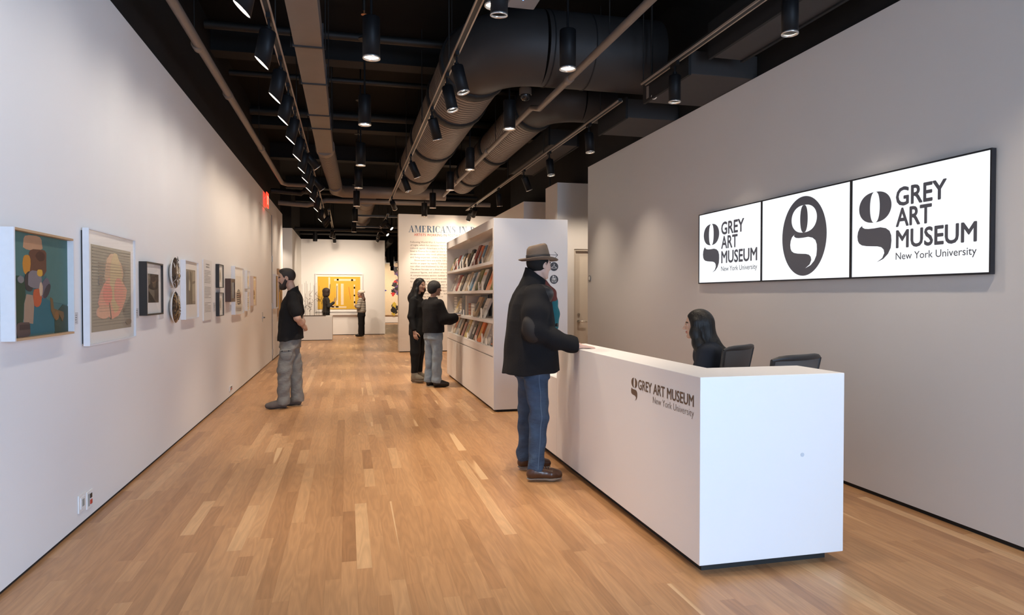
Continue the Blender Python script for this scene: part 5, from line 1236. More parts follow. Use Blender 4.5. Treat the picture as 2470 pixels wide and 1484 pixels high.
def head(b, c, R, neck, sc=1.0, fem=False, k=.02):
    """materials: 0 skin, 1 eye white, 2 iris, 3 lip, 4 brow"""
    P = lambda x, y, z: np.array(c) + R @ (np.array([x, y, z]) * sc)
    E = lambda p, r, m=0, kk=.012, Rl=None, sub=False: b.ell(P(*p), np.array(r) * sc, R if Rl is None else R @ Rl, kk, m, sub)
    b.chain([neck, P(-.022, 0, -.05)], [.056 if not fem else .047, .05 if not fem else .043], .03)
    E((-.012, 0, .026), (.096, .074, .088), kk=.03)
    E((.030, 0, -.028), (.058, .060, .080), kk=.03)
    E((.040, 0, -.082), (.040, .040, .030) if not fem else (.036, .034, .028), kk=.025)
    for s_ in (-1, 1):
        E((.056, s_ * .036, -.022), (.028, .022, .022), kk=.02)
        b.cap(P(.000, s_ * .056, -.058), P(.045, s_ * .028, -.090), .016 * sc, .014 * sc, .02)
        E((.086, s_ * .031, .001), (.014, .017, .010), sub=True, kk=.010)
        E((.072, s_ * .031, .000), (.0118, .0118, .0118), 1, .002)
        E((.0805, s_ * .0315, .000), (.0042, .005, .005), 2, .001)
        b.cap(P(.076, s_ * .048, .005), P(.083, s_ * .018, .006), .0035 * sc, .003 * sc, .003, 0)
        b.cap(P(.075, s_ * .052, .019), P(.088, s_ * .016, .017), (.0028 if fem else .0042) * sc, (.0030 if fem else .0046) * sc, .004, 4)
        E((-.008, s_ * .076, -.008), (.020, .007, .031), 0, .006, rot3(0, .25, 0))
        E((.000, s_ * .083, -.006), (.010, .005, .018), sub=True, kk=.004)
        E((.094, s_ * .012, -.035), (.010, .008, .008), kk=.008)
    E((.080, 0, .014), (.014, .030, .012), kk=.015)
    b.cap(P(.086, 0, .008), P(.110, 0, -.030), .008 * sc, .011 * sc, .010)
    b.cap(P(.085, -.018, -.0605), P(.0935, 0, -.057), .004 * sc, .0055 * sc, .003, 3); b.cap(P(.0935, 0, -.057), P(.085, .018, -.0605), .0055 * sc, .004 * sc, .003, 3)
    b.cap(P(.084, -.016, -.0645), P(.091, 0, -.068), .004 * sc, .0065 * sc, .003, 3); b.cap(P(.091, 0, -.068), P(.084, .016, -.0645), .0065 * sc, .004 * sc, .003, 3)
    E((.070, 0, -.100), (.022, .022, .018), kk=.015)
    return P
def hand(b, w, d, n, s, sc=1.0, curl=.3, m=0, spread=.10, tcurl=.2):
    """wrist w, direction d, back-of-hand normal n, thumb side s"""
    d = np.array(d, float); d /= np.linalg.norm(d); n = np.array(n, float); n -= d * (n @ d); n /= np.linalg.norm(n)
    s = np.array(s, float); s0 = np.cross(d, n); s = s0 if s0 @ s > 0 else -s0
    w = np.array(w, float)
    K = []
    for i, o in enumerate((.028, .010, -.009, -.026)):
        kn = w + (d * (.088 - .006 * abs(i - 1)) + s * o) * sc; K.append(kn)
        b.cap(w + s * o * .55 * sc + d * .012 * sc, kn, .0145 * sc, .0115 * sc, .010, m)
    b.cap(w - d * .03, w + d * .02, .024 * sc, .024 * sc, .015, m)
    for i, (kn, L) in enumerate(zip(K, (.072, .080, .074, .058))):
        dirn = d + s * spread * (1.2 - .8 * i); dirn /= np.linalg.norm(dirn); p = kn; a = 0
        for j, (f, r0, r1) in enumerate(((.46, .0095, .0085), (.30, .0085, .0078), (.24, .0078, .0065))):
            a += curl * (.6, 1.0, .8)[j]
            dd = dirn * math.cos(a) - n * math.sin(a); q = p + dd * L * f * sc
            b.cap(p, q, r0 * sc, r1 * sc, .004, m); p = q
    p = w + (d * .022 + s * .022) * sc
    dd = d * .62 + s * .72 - n * .25
    for j, (L, r0, r1) in enumerate(((.042, .0145, .0115), (.034, .011, .0095), (.026, .0095, .0075))):
        dd /= np.linalg.norm(dd); q = p + dd * L * sc; b.cap(p, q, r0 * sc, r1 * sc, .006, m); p = q
        dd = dd + d * .35 - s * tcurl - n * .15 * tcurl
def shoe(root, ankle, toe, L=.27, w=.046, ms=None, name='shoe', high=.0, sole=.022, solem=True, heel=.0, ht=.062, label=None):
    """ankle: (x, y) of the heel's centre on the floor; toe: direction"""
    a = np.array([ankle[0], ankle[1], 0.]); d = np.array([toe[0], toe[1], 0.]); d /= np.linalg.norm(d); l = np.array([-d[1], d[0], 0])
    Z = np.array([0, 0, 1.])
    b = Blob()
    b.chain([a + d * .045 + Z * (sole + .035), a + d * .12 + Z * (sole + .034), a + d * (L - .10) + Z * (sole + .026), a + d * (L - .045) + Z * (sole + .022)], [.038, .038, w * .86, w * .72], .03)
    b.cap(a + d * .05 + Z * (sole + .03), a + d * .062 + Z * (ht + sole + .01), .037, .038, .03)
    b.cap(a + d * .07 + Z * (ht + sole), a + d * .14 + Z * (sole + .05), .034, .030, .03)
    if high: b.cap(a + d * .06 + Z * .06, a + d * .058 + Z * high, .047, .052, .03)
    b.clip((0, 0, -1), -sole)
    o = part(root, name, b.mesh(name, [ms[0]], .006), label)
    s_ = Blob()
    s_.chain([a + d * .038 + Z * .05, a + d * .12 + Z * .05, a + d * (L - .095) + Z * .05, a + d * (L - .042) + Z * .05], [.043, .038, w * .98, w * .82], .03)
    s_.clip((0, 0, 1), sole + .001).clip((0, 0, -1), 0.0)
    part(o, 'sole', s_.mesh('sole', [ms[1]], .006))
    return o
def skin_mats(n, base, lip, eye=(0.06, 0.03, 0.02), brow=(0.05, 0.03, 0.02)):
    return [pm(n + ' skin', base, 0.5, var=0.06, scale=25, bump=.03, bscale=300), pm('eye white', (0.6, 0.58, 0.55), 0.2), pm('dark iris', eye, 0.15), pm(n + ' lips', lip, 0.45), pm(n + ' brows', brow, 0.8)]
from mathutils.bvhtree import BVHTree
def caster(me):
    return BVHTree.FromPolygons([v.co for v in me.vertices], [tuple(q.vertices) for q in me.polygons])
def snap(bvh, p, d, lift=.001):
    h = bvh.ray_cast(Vector(p), Vector(d).normalized())
    return (h[0] - Vector(d).normalized() * lift) if h[0] is not None else Vector(p)
def nrm(v): v = np.array(v, float); return v / np.linalg.norm(v)
def cloth(name, col, rough=0.9, bump=.25, bscale=260, var=.15): return pm(name, col, rough, var=var, scale=7, bump=bump, bscale=bscale, spec=.25)

# ---- the bearded man facing the picture wall
p = thing('person', (-0.735, 9.17, 0), 'bearded man in black t-shirt and grey cargo trousers, hands clasped behind his back', 'person', None, PI)
J = dict(neck=(-.045, 0, 1.50), hd=(.034, 0, 1.678))
hR = rot3(0.0, .14)
sk = skin_mats('bearded man', (0.50, 0.30, 0.21), (0.36, 0.16, 0.13))
b = Blob()
head(b, J['hd'], hR, J['neck'], 1.02)
b.col([(.90, 0, 0, .10, .14), (1.1, -.01, 0, .095, .13), (1.3, -.03, 0, .095, .155), (1.42, -.045, 0, .08, .15), (1.49, -.045, 0, .055, .07)], .04)
for s in (1, -1):
    sh = np.array((-.045, s * .175, 1.435)); el = np.array((-.115, s * .262, 1.165)); wr = np.array((-.185, s * .075, 1.045)) if s > 0 else np.array((-.165, s * .10, 1.05))
    b.chain([sh, el], [.045, .041], .03); b.chain([el, (el + wr) / 2 + np.array([-.004, 0, 0]), wr], [.041, .040, .027], .025)
    b.chain([(0, s * .09, .90), (.05 * s, s * .10, .50), (.07 * s, s * .10, .10)], [.07, .05, .035], .03)
# clasped hands
hand(b, (-.190, .062, 1.04), (-.25, -1, -.12), (-1, .1, .35), (0, 0, 1), 1.0, .75)
hand(b, (-.170, -.085, 1.045), (-.35, 1, -.25), (-1, -.2, .1), (0, 0, 1), .95, .5)
body = part(p, 'body', b.mesh('body', sk, .0058))
t_ = Blob()
t_.col([(.865, -.015, 0, .166, .214), (.95, -.012, 0, .158, .202), (1.10, -.008, 0, .146, .178), (1.25, -.022, 0, .142, .19), (1.36, -.042, 0, .130, .20), (1.43, -.052, 0, .108, .185), (1.475, -.052, 0, .088, .125), (1.52, -.05, 0, .068, .085), (1.58, -.045, 0, .062, .064)], .04).clip(nrm((.5, 0, 1)), 1.362)
for s in (1, -1):
    t_.chain([(-.05, s * .165, 1.435), (-.085, s * .222, 1.30), (-.098, s * .243, 1.245)], [.068, .073, .078], .03)
t_.clip(nrm((-.15, 0, -1)), -.862)
for s in (1, -1):  # sleeve ends
    pass
shirt = part(p, 't_shirt', t_.mesh('t_shirt', [cloth('black cotton', (0.011, 0.010, 0.0095), .9)], .0075, fold=.0045, fz=.6, seed=3))
M_GT = pm('grey cargo cloth', (0.205, 0.195, 0.175), .9, var=.18, scale=7, bump=.7, bscale=20, stretch=(1, 1, 1.8), spec=.25)
t_ = Blob()
t_.col([(.78, -.005, 0, .135, .165), (.86, -.012, 0, .132, .168), (.96, -.012, 0, .118, .155)], .04)
t_.chain([(.0, .088, .84), (.055, .105, .50), (.075, .10, .10), (.078, .10, .065)], [.100, .088, .074, .074], .03)
t_.chain([(-.02, -.088, .84), (-.055, -.10, .50), (-.085, -.10, .10), (-.09, -.10, .065)], [.100, .088, .074, .074], .03)
t_.clip((0, 0, -1), -.055)
tr = part(p, 'trousers', t_.mesh('trousers', [M_GT], .0075, fold=.0065, fz=1.6, seed=8))
t_ = Blob(); t_.ell((.028, .178, .70), (.075, .028, .085), None, .01).clip((0, 0, 1), .775)
part(tr, 'cargo_pocket', t_.mesh('cargo_pocket', [M_GT], .007, fold=.002))
W = world_of(p)
mb = MB(); mb.sweep([W @ Vector((-.03, .190, .755)), W @ Vector((.035, .204, .752)), W @ Vector((.10, .188, .75))], .010, 8); mb.build('pocket_flap', M_GT, tr)
mb = MB()
for q in ((-.005, .203, .748), (.075, .206, .745)): mb.cyl(W @ Vector(q), W @ Vector((q[0], q[1] + .006, q[2])), .008, n=10)
mb.build('snap', M_GAP, tr)
M_SH = pm('taupe suede', (0.115, 0.092, 0.078), .85, var=.15, scale=30); M_SO = pm('dark rubber sole', (0.05, 0.042, 0.036), .8)
shoe(p, (.02, .10), (1, .05), .285, .05, (M_SH, M_SO)); shoe(p, (-.145, -.10), (1, -.15), .285, .05, (M_SH, M_SO))
hb = Blob(); P_ = lambda x, y, z: np.array(J['hd']) + hR @ (np.array([x, y, z]) * 1.02)
hb.ell(P_(-.017, 0, .029), (.1025, .0800, .0955), hR, .02); hb.ell(P_(.030, 0, .098), (.048, .050, .024), hR, .03)
hb.ell(P_(.090, 0, .008), (.062, .12, .066), hR, .010, 0, True); hb.ell(P_(.02, 0, -.075), (.06, .14, .075), hR, .01, 0, True)
hb.clip(hR[:, 2] * -1, -(hR[:, 2] @ P_(-.07, 0, -.055)))
for s in (1, -1): hb.ell(P_(-.006, s * .085, -.012), (.024, .03, .034), hR, .006, 0, True)
M_HB = pm('short dark brown hair', (0.022, 0.014, 0.010), .55, var=.4, scale=160, bump=.5, bscale=240)
part(p, 'hair', hb.mesh('hair', [M_HB], .0048, fold=.0008, fz=1))
bb = Blob()
bb.ell(P_(.055, 0, -.105), (.050, .052, .045), hR, .025)
for s in (1, -1):
    bb.cap(P_(.012, s * .063, -.045), P_(.048, s * .042, -.10), .017, .026, .02); bb.cap(P_(.006, s * .068, -.01), P_(.014, s * .062, -.05), .007, .016, .015)
    bb.cap(P_(.094, s * .004, -.048), P_(.078, s * .030, -.064), .006, .008, .008)
bb.cap(P_(.088, 0, -.076), P_(.080, 0, -.12), .011, .024, .012)
part(p, 'beard', bb.mesh('beard', [M_HB], .0048, fold=.0010, fz=1))

# ---- the man in the hat at the desk
p = thing('person', (1.46, 5.22, 0), 'man in brown hat, black coat and blue jeans with a hand on the desk', 'person')
sk = skin_mats('hat man', (0.58, 0.37, 0.29), (0.42, 0.2, 0.17))
hc = (.040, .0, 1.700); hR = rot3(.42, .05)
b = Blob(); head(b, hc, hR, (-.01, 0, 1.53), 1.0)
b.col([(.85, 0, 0, .10, .14), (1.1, -.02, 0, .10, .13), (1.35, -.03, 0, .10, .155), (1.45, -.03, 0, .08, .15), (1.52, -.02, 0, .055, .07)], .04)
b.chain([(-.03, -.17, 1.45), (-.075, -.265, 1.185), (.24, -.20, 1.072)], [.045, .040, .028], .03)
b.chain([(-.03, .17, 1.45), (-.03, .26, 1.16), (.10, .235, .95)], [.045, .040, .028], .03)
b.chain([(-.02, -.10, .90), (-.005, -.13, .50), (-.035, -.165, .12)], [.07, .05, .036], .03)
b.chain([(-.02, .10, .90), (-.02, .16, .50), (-.02, .20, .12)], [.07, .05, .036], .03)
hand(b, (.285, -.200, 1.056), (1, .10, -.12), (.12, 0, 1), (0, 1, 0), 1.0, .05, spread=.12)
hand(b, (.115, .232, .925), (.4, -.05, -1), (.2, 1, 0), (1, 0, 0), 1.0, .35)
part(p, 'body', b.mesh('body', sk, .0058))
M_WOOL = cloth('black wool', (0.0085, 0.008, 0.009), .95, .35, 300, .25); M_LEA = pm('black leather', (0.010, 0.011, 0.014), .36, var=.25, scale=14, bump=.18, bscale=45); M_PAT = pm('brown suede elbow patch', (0.0135, 0.0105, 0.009), .8, var=.2)
c = Blob()
c.col([(.83, -.03, .0, .222, .27), (.95, -.032, 0, .210, .262), (1.10, -.032, 0, .198, .245), (1.25, -.034, 0, .182, .232), (1.38, -.034, 0, .160, .225), (1.46, -.034, 0, .132, .205), (1.515, -.03, 0, .108, .145), (1.55, -.025, 0, .09, .10)], .04)
c.chain([(-.035, -.175, 1.45), (-.06, -.235, 1.32), (-.075, -.265, 1.19)], [.088, .094, .086], .04)
c.chain([(-.075, -.265, 1.185), (.08, -.235, 1.115), (.235, -.205, 1.068), (.268, -.201, 1.060)], [.082, .074, .060, .058], .04)
c.chain([(-.035, .175, 1.45), (-.04, .25, 1.16), (.085, .235, .97)], [.088, .085, .06], .04)
c.ell((-.005, -.150, 1.462), (.112, .095, .078), None, .03, 1); c.ell((-.005, .150, 1.462), (.112, .095, .078), None, .03, 1)
c.ell((-.105, -.285, 1.195), (.062, .062, .10), rot3(0, -.35), .01, 2)
c.clip(nrm((.06, 0, -1)), -.842)
c.clip(nrm((1, .15, .02)), .279)
c.cutell((.27, .07, 1.30), (.13, .075, .30)); c.cutell((.24, .10, .90), (.11, .05, .20))
coat = part(p, 'coat', c.mesh('coat', [M_WOOL, M_LEA, M_PAT], .0048, fold=.0048, fz=.35, seed=5))
c = Blob()  # turned-up collar
c.col([(1.46, -.03, 0, .125, .15), (1.53, -.026, 0, .105, .115), (1.60, -.004, 0, .092, .092), (1.66, .012, 0, .088, .088), (1.72, .02, 0, .09, .088)], .02); c.ell((.125, .03, 1.62), (.085, .085, .15), None, .02, 0, True); c.ell((.022, 0, 1.74), (.090, .080, .13), None, .01, 0, True); c.clip(nrm((.72, 0, 1)), 1.318)
part(coat, 'collar', c.mesh('collar', [M_WOOL], .007, fold=.002, seed=2))
W = world_of(p)
mb = MB()
for z, x in ((1.215, .152), (1.06, .168)): mb.cyl(W @ Vector((x, -.085, z)), W @ Vector((x + .012, -.095, z)), .014, n=14)
mb.build('button', pm('dark horn button', (0.03, 0.026, 0.024), .25), coat)
sc_ = Blob()
sc_.chain([(.07, -.03, 1.55), (.135, -.005, 1.47), (.155, .02, 1.40)], [.030, .036, .036], .03, 0); sc_.chain([(.155, .02, 1.40), (.168, .03, 1.30), (.172, .035, 1.20)], [.040, .048, .042], .03, 1)
sc_.chain([(.06, .06, 1.55), (.13, .05, 1.47), (.15, .06, 1.36)], [.03, .03, .03], .03, 0)
part(p, 'scarf', sc_.mesh('scarf', [cloth('rust red knit', (0.13, 0.035, 0.026)), cloth('teal knit', (0.022, 0.115, 0.125))], .007, fold=.003, fz=.3, seed=4))
M_JEAN = pm('blue denim', (0.040, 0.074, 0.136), .85, var=.65, scale=7, bump=.7, bscale=22, stretch=(1, 1, 2.2))
t_ = Blob(); t_.col([(.80, -.02, 0, .125, .17), (.96, -.02, 0, .12, .165)], .04)
t_.chain([(-.02, -.10, .86), (.00, -.13, .50), (-.035, -.165, .14), (-.037, -.168, .095)], [.098, .070, .062, .064], .03)
t_.chain([(-.02, .10, .86), (-.025, .16, .50), (-.025, .20, .14), (-.025, .205, .095)], [.098, .070, .062, .064], .03)
t_.clip((0, 0, -1), -.088)
jn = part(p, 'jeans', t_.mesh('jeans', [M_JEAN], .0066, fold=.0070, fz=1.9, seed=12))
bv = caster(jn.data); mb = MB(); pts = [(float(np.interp(z, [.1, .5, .86], [-.036, .0, -.02])), -.5, z) for z in np.linspace(.845, .105, 34)]
mb.sweep([W @ snap(bv, q, (0, 1, 0), .0006) for q in pts], .003, 6); mb.build('side_seam', pm('pale denim seam', (0.10, 0.16, 0.25), .8), jn)
M_BR = pm('brown polished leather', (0.070, 0.030, 0.016), .28, var=.3, scale=12, coat=.2); M_PALE = pm('pale cream sole', (0.34, 0.29, 0.24), .7)
for ax_, tw in (((-.115, -.165), (1, -.14)), ((-.095, .205), (1, -.16))):
    s_ = shoe(p, ax_, tw, .295, .051, (M_BR, M_PALE), sole=.026)
    bv = caster(s_.data); mb = MB(); a0 = np.array(ax_); d = nrm((tw[0], tw[1])); l = np.array([-d[1], d[0]])
    for i in range(4):
        q = a0 + d * (.115 + i * .020); zz = .093 - i * .0095
        mb.sweep([W @ snap(bv, (*(q + l * u_), .3), (0, 0, -1), .002) for u_ in (-.026, -.013, 0, .013, .026)], .003, 6)
    mb.build('laces', pm('dark brown lace', (0.03, 0.015, 0.01), .7), s_)
hR3 = rot3(.2, -.06); H_ = lambda x, y, z: np.array((.030, 0, 1.745)) + hR3 @ np.array((x, y, z))
hb = Blob(); hb.ell(np.array(hc) + hR @ np.array((-.018, 0, .012)), (.100, .081, .088), hR, .02); hb.ell(np.array(hc) + hR @ np.array((.075, 0, -.03)), (.075, .12, .07), hR, .008, 0, True); hb.clip((0, 0, 1), 1.755)
part(p, 'hair', hb.mesh('hair', [pm('dark hair', (0.010, 0.008, 0.007), .75, var=.4, scale=120, bump=.2, bscale=200, spec=.2)], .006))
M_FELT = pm('brown felt', (0.130, 0.090, 0.062), .9, var=.12, scale=18, bump=.1, bscale=300); M_RIB = pm('dark ribbon', (0.022, 0.017, 0.015), .6)
Wm = W @ Matrix.Translation(tuple(H_(0, 0, 0))) @ Matrix(hR3.tolist()).to_4x4()
mb = MB()
# brim: wavy ring with rolled edge, crown with pinch
nb = 48; vs = []
for (rr, dz) in ((.088, .000), (.105, -.004), (.13, -.005), (.150, .001), (.156, .006), (.152, .010), (.13, .001), (.10, .003), (.086, .006)):
    for k in range(nb):
        a = 2 * PI * k / nb; cx, cy = math.cos(a), math.sin(a)
        up = .018 * abs(cy) ** 2 * (rr - .088) / .068 - .016 * max(0, cx) * (rr - .088) / .068 + .004 * max(0, -cx) * (rr - .088) / .068
        vs.append(Wm @ Vector((rr * 1.06 * cx, rr * .95 * cy, dz + up - .012)))
fs = [(i * nb + k, i * nb + (k + 1) % nb, (i + 1) * nb + (k + 1) % nb, (i + 1) * nb + k) for i in range(8) for k in range(nb)]
mb.add(vs, [tuple(reversed(f)) for f in fs], 0, True); brim = mb
hat_mb = MB(); vs = []
levels = [(0, 1.0), (.02, 1.0), (.05, .985), (.075, .955), (.095, .915), (.108, .87), (.117, .81), (.123, .73), (.126, .62), (.126, .5), (.124, .38), (.122, .25), (.120, .12), (.120, .0)]
for (z, f) in levels:
    for k in range(nb):
        a = 2 * PI * k / nb; cx, cy = math.cos(a), math.sin(a)
        rx, ry = .098 * f, .086 * f
        pin = 1 - .26 * (z / .125) ** 2 * math.exp(-((abs(a if a < PI else 2 * PI - a) - .75) / .42) ** 2)
        zz = z + (.010 * cx if z > .1 else 0) - (.022 * math.exp(-(cy * ry / .03) ** 2) if f < .6 else 0)
        vs.append(Wm @ Vector((rx * cx * pin, ry * cy * pin, zz - .012)))
fs = [(i * nb + k, i * nb + (k + 1) % nb, (i + 1) * nb + (k + 1) % nb, (i + 1) * nb + k) for i in range(len(levels) - 1) for k in range(nb)]
hat_mb.add(vs, fs, 0, True)
hat = thing('felt_hat', tuple(W @ Vector(tuple(H_(0, 0, -.015)))), 'brown felt hat with a dark ribbon worn by the man at the desk', 'hat')
hat_mb.build('crown', M_FELT, hat); brim.build('brim', M_FELT, hat)
mb = MB(); vs = []
for z in (.004, .007, .040, .043):
    for k in range(nb):
        a = 2 * PI * k / nb; e = .0025 if z in (.007, .040) else -.002
        vs.append(Wm @ Vector(((.098 + e) * math.cos(a), (.086 + e) * math.sin(a), z - .008)))
mb.add(vs, [(i * nb + k, i * nb + (k + 1) % nb, (i + 1) * nb + (k + 1) % nb, (i + 1) * nb + k) for i in range(3) for k in range(nb)], 0, True); mb.build('ribbon', M_RIB, hat)

# ---- woman with long black hair and grey boots
p = thing('person', (1.13, 11.32, 0), 'woman with long black hair in black jumpsuit and grey ankle boots by the bookshelf', 'person', None, math.radians(-28))
sk = skin_mats('dark haired woman', (0.46, 0.27, 0.19), (0.36, 0.13, 0.11))
hc = np.array((.055, .0, 1.622)); hR = rot3(-.40, .08)
b = Blob(); head(b, hc, hR, (-.005, 0, 1.44), .95, True)
b.col([(.88, 0, 0, .09, .14), (1.08, 0, 0, .075, .115), (1.28, 0, 0, .09, .135), (1.38, -.01, 0, .07, .135), (1.44, -.01, 0, .045, .06)], .04)
for s in (1, -1):
    b.chain([(-.01, s * .155, 1.37), (-.03, s * .20, 1.10), (.03, s * .205, .87)], [.036, .033, .024], .03)
    b.chain([(0, s * .09, .88), (.0, s * .09, .48), (-.01, s * .095, .12)], [.065, .045, .034], .03)
    hand(b, (.035, s * .205, .855), (.18, 0, -1), (0, s, 0), (1, 0, 0), .92, .45)
part(p, 'body', b.mesh('body', sk, .0062))
c = Blob(); M_BK = cloth('black jersey', (0.010, 0.0095, 0.0095), .92, .2)
c.col([(.80, 0, 0, .13, .172), (.95, -.005, 0, .128, .168), (1.08, 0, 0, .11, .14), (1.26, .01, 0, .12, .155), (1.37, -.005, 0, .095, .155), (1.425, -.005, 0, .07, .10), (1.475, .0, 0, .055, .058)], .04)
for s in (1, -1):
    c.chain([(-.01, s * .155, 1.37), (-.03, s * .205, 1.10), (.025, s * .207, .90)], [.058, .052, .042], .03)
    c.chain([(0, s * .085, .84), (.0, s * .092, .50), (-.012, s * .096, .17)], [.098, .078, .058], .03)
c.clip((0, 0, -1), -.165)
part(p, 'jumpsuit', c.mesh('jumpsuit', [M_BK], .0078, fold=.003, fz=.5, seed=6))
M_BOOT = pm('taupe suede boot', (0.20, 0.17, 0.125), .9, var=.1, scale=25)
for s in (1, -1): shoe(p, (-.07, s * .095), (1, s * .12), .25, .05, (M_BOOT, M_BOOT), high=.155, sole=.05, name='boot')
M_HK = pm('long black hair', (0.007, 0.0058, 0.0054),   .5, var=.5, scale=60, bump=.5, bscale=90, stretch=(1, 1, .10), spec=.35)
h_ = Blob(); Q = lambda x, y, z: hc + hR @ (np.array((x, y, z)) * .95)
h_.ell(Q(-.018, 0, .030), np.array((.108, .088, .098)) * .95, hR, .02); h_.cap(Q(-.07, 0, -.02), (-.085, 0, 1.40), .075, .075, .05); h_.cap((-.08, .02, 1.42), (-.09, .03, 1.24), .085, .05, .04)
for s in (1, -1): h_.chain([Q(-.01, s * .070, .02), Q(.005, s * .085, -.08), (.01, s * .10, 1.42), (.02, s * .10, 1.30)], [.032, .034, .036, .022], .03)
h_.ell(Q(.085, 0, -.030), np.array((.075, .060, .098)) * .95, hR, .008, 0, True)
part(p, 'hair', h_.mesh('hair', [M_HK], .006, fold=.0035, fz=.06, seed=9))

# ---- person in jeans reaching to the bookshelf
p = thing('person', (1.325, 10.70, 0), 'person with short black hair in black fleece and pale jeans reaching to the bookshelf', 'person', None, math.radians(32))
sk = skin_mats('jeans person', (0.38, 0.21, 0.14), (0.28, 0.12, 0.1))
hc = np.array((.035, .0, 1.563)); hR = rot3(-.20, .05)
b = Blob(); head(b, hc, hR, (-.01, 0, 1.38), .97, True)
b.col([(.86, 0, 0, .09, .14), (1.05, 0, 0, .08, .12), (1.25, 0, 0, .09, .14), (1.33, -.01, 0, .07, .14), (1.39, -.01, 0, .045, .06)], .04)
b.chain([(-.01, -.155, 1.31), (.06, -.20, 1.08), (.24, -.215, 1.10)], [.038, .034, .024], .03)
b.chain([(-.01, .155, 1.31), (.06, .19, 1.08), (.24, .10, 1.12)], [.038, .034, .024], .03)
for s in (1, -1): b.chain([(0, s * .09, .86), (.0, s * .09, .47), (-.01, s * .09, .12)], [.065, .045, .034], .03)
hand(b, (.27, -.215, 1.115), (1, .1, .25), (0, .1, 1), (0, 1, 0), .95, .3); hand(b, (.265, .10, 1.13), (1, -.3, .2), (0, 0, 1), (0, -1, 0), .95, .35)
part(p, 'body', b.mesh('body', sk, .0062))
c = Blob(); M_FL = cloth('black fleece', (0.0115, 0.0105, 0.011), 1.0, .6, 120)
c.col([(.855, 0, 0, .150, .192), (.93, 0, 0, .150, .192), (1.10, -.005, 0, .138, .182), (1.24, -.008, 0, .132, .188), (1.32, -.015, 0, .108, .172), (1.375, -.012, 0, .078, .105), (1.43, -.008, 0, .062, .066)], .04)
c.chain([(-.015, -.160, 1.315), (.05, -.215, 1.085)], [.082, .085], .04); c.chain([(.05, -.215, 1.085), (.16, -.216, 1.075), (.235, -.216, 1.085)], [.085, .085, .080], .04)
c.chain([(-.015, .160, 1.315), (.05, .20, 1.08)], [.08, .08], .04); c.chain([(.05, .20, 1.08), (.225, .115, 1.11)], [.08, .066], .04)
c.clip((0, 0, -1), -.862)
part(p, 'fleece_jacket', c.mesh('fleece_jacket', [M_FL], .0078, fold=.0035, fz=.8, seed=16))
M_LJ = pm('pale blue denim', (0.235, 0.30, 0.36), .85, var=.30, scale=7, bump=.6, bscale=22, stretch=(1, 1, 2.0))
c = Blob(); c.col([(.76, -.005, 0, .125, .165), (.90, 0, 0, .122, .162)], .04)
for s in (1, -1): c.chain([(-.005, s * .085, .80), (.0, s * .088, .47), (-.015, s * .09, .10), (-.012, s * .09, .075)], [.096, .076, .076, .080], .03)
c.clip((0, 0, -1), -.07)
jn = part(p, 'jeans', c.mesh('jeans', [M_LJ], .0076, fold=.006, fz=1.5, seed=19))
M_BS = pm('black leather shoe', (0.012, 0.011, 0.011), .4)
shoe(p, (-.08, -.085), (.86, -.5), .27, .046, (M_BS, M_BS), sole=.028); shoe(p, (-.08, .095), (.95, -.3), .27, .046, (M_BS, M_BS), sole=.028)
h_ = Blob(); Q = lambda x, y, z: hc + hR @ (np.array((x, y, z)) * .97)
h_.ell(Q(-.020, 0, .026), (.112, .094, .102), hR, .02); h_.ell(Q(-.07, 0, -.035), (.05, .065, .055), hR, .04); h_.ell(Q(.085, 0, -.035), (.085, .11, .075), hR, .008, 0, True)
for s in (1, -1): h_.ell(Q(.02, s * .08, -.03), (.03, .03, .035), hR, .006, 0, True)
part(p, 'hair', h_.mesh('hair', [pm('short black hair', (0.009, 0.008, 0.0075), .6, var=.4, scale=90, bump=.7, bscale=130)], .006, fold=.0025, fz=1, seed=7))
leaf = tag(MB().box(1.665, 1.80, 10.80, 10.81, 1.150, 1.172).build('leaflet', M_PAPER), 'thin white leaflet held by the person in pale jeans', 'leaflet')

# ---- receptionist sitting behind the desk
RY = math.radians(152)
p = thing('person', (2.84, 4.80, 0), 'receptionist with long black hair in a dark blouse seated behind the desk', 'person', None, RY)
sk = skin_mats('receptionist', (0.52, 0.32, 0.235), (0.42, 0.16, 0.13))
hc = np.array((.15, .0, 1.222)); hR = rot3(-.05, .06)
b = Blob(); head(b, hc, hR, (.10, 0, 1.04), .95, True)
hip, chest = np.array((-.10, 0, .56)), np.array((.06, 0, .93))
b.chain([hip, (-.04, 0, .74), (.06, 0, .97), (.10, 0, 1.04)], [.13, .115, .11, .06], .05)
for s in (1, -1):
    b.chain([(.07, s * .15, 1.0), (.13, s * .21, .77), (.33, s * .13, .755)], [.036, .032, .024], .03)
    b.chain([(-.08, s * .09, .54), (.36, s * .10, .53), (.30, s * .10, .12)], [.075, .055, .036], .03)
    hand(b, (.36, s * .13, .757), (1, -s * .2, 0), (0, 0, 1), (0, -s, 0), .92, .3)
part(p, 'body', b.mesh('body', sk, .0062))
c = Blob(); M_BL = cloth('dark navy blouse', (0.012, 0.016, 0.026), .8, .15)
for s in (1, -1):
    c.chain([(-.14, s * .06, .54), (-.07, s * .06, .76), (.055, s * .075, .96)], [.13, .135, .125], .06)
    c.chain([(.07, s * .155, .995), (.13, s * .215, .775), (.31, s * .14, .765)], [.080, .072, .05], .04)
c.cap((.07, 0, 1.00), (.118, 0, 1.085), .095, .056, .05)
part(p, 'blouse', c.mesh('blouse', [M_BL], .0078, fold=.004, fz=.5, seed=22))
c = Blob()
for s in (1, -1): c.chain([(-.10, s * .085, .555), (.36, s * .10, .535), (.31, s * .10, .12)], [.105, .075, .06], .04)
c.clip((0, 0, -1), -.09)
part(p, 'trousers', c.mesh('trousers', [M_BK], .009, fold=.003, seed=23))
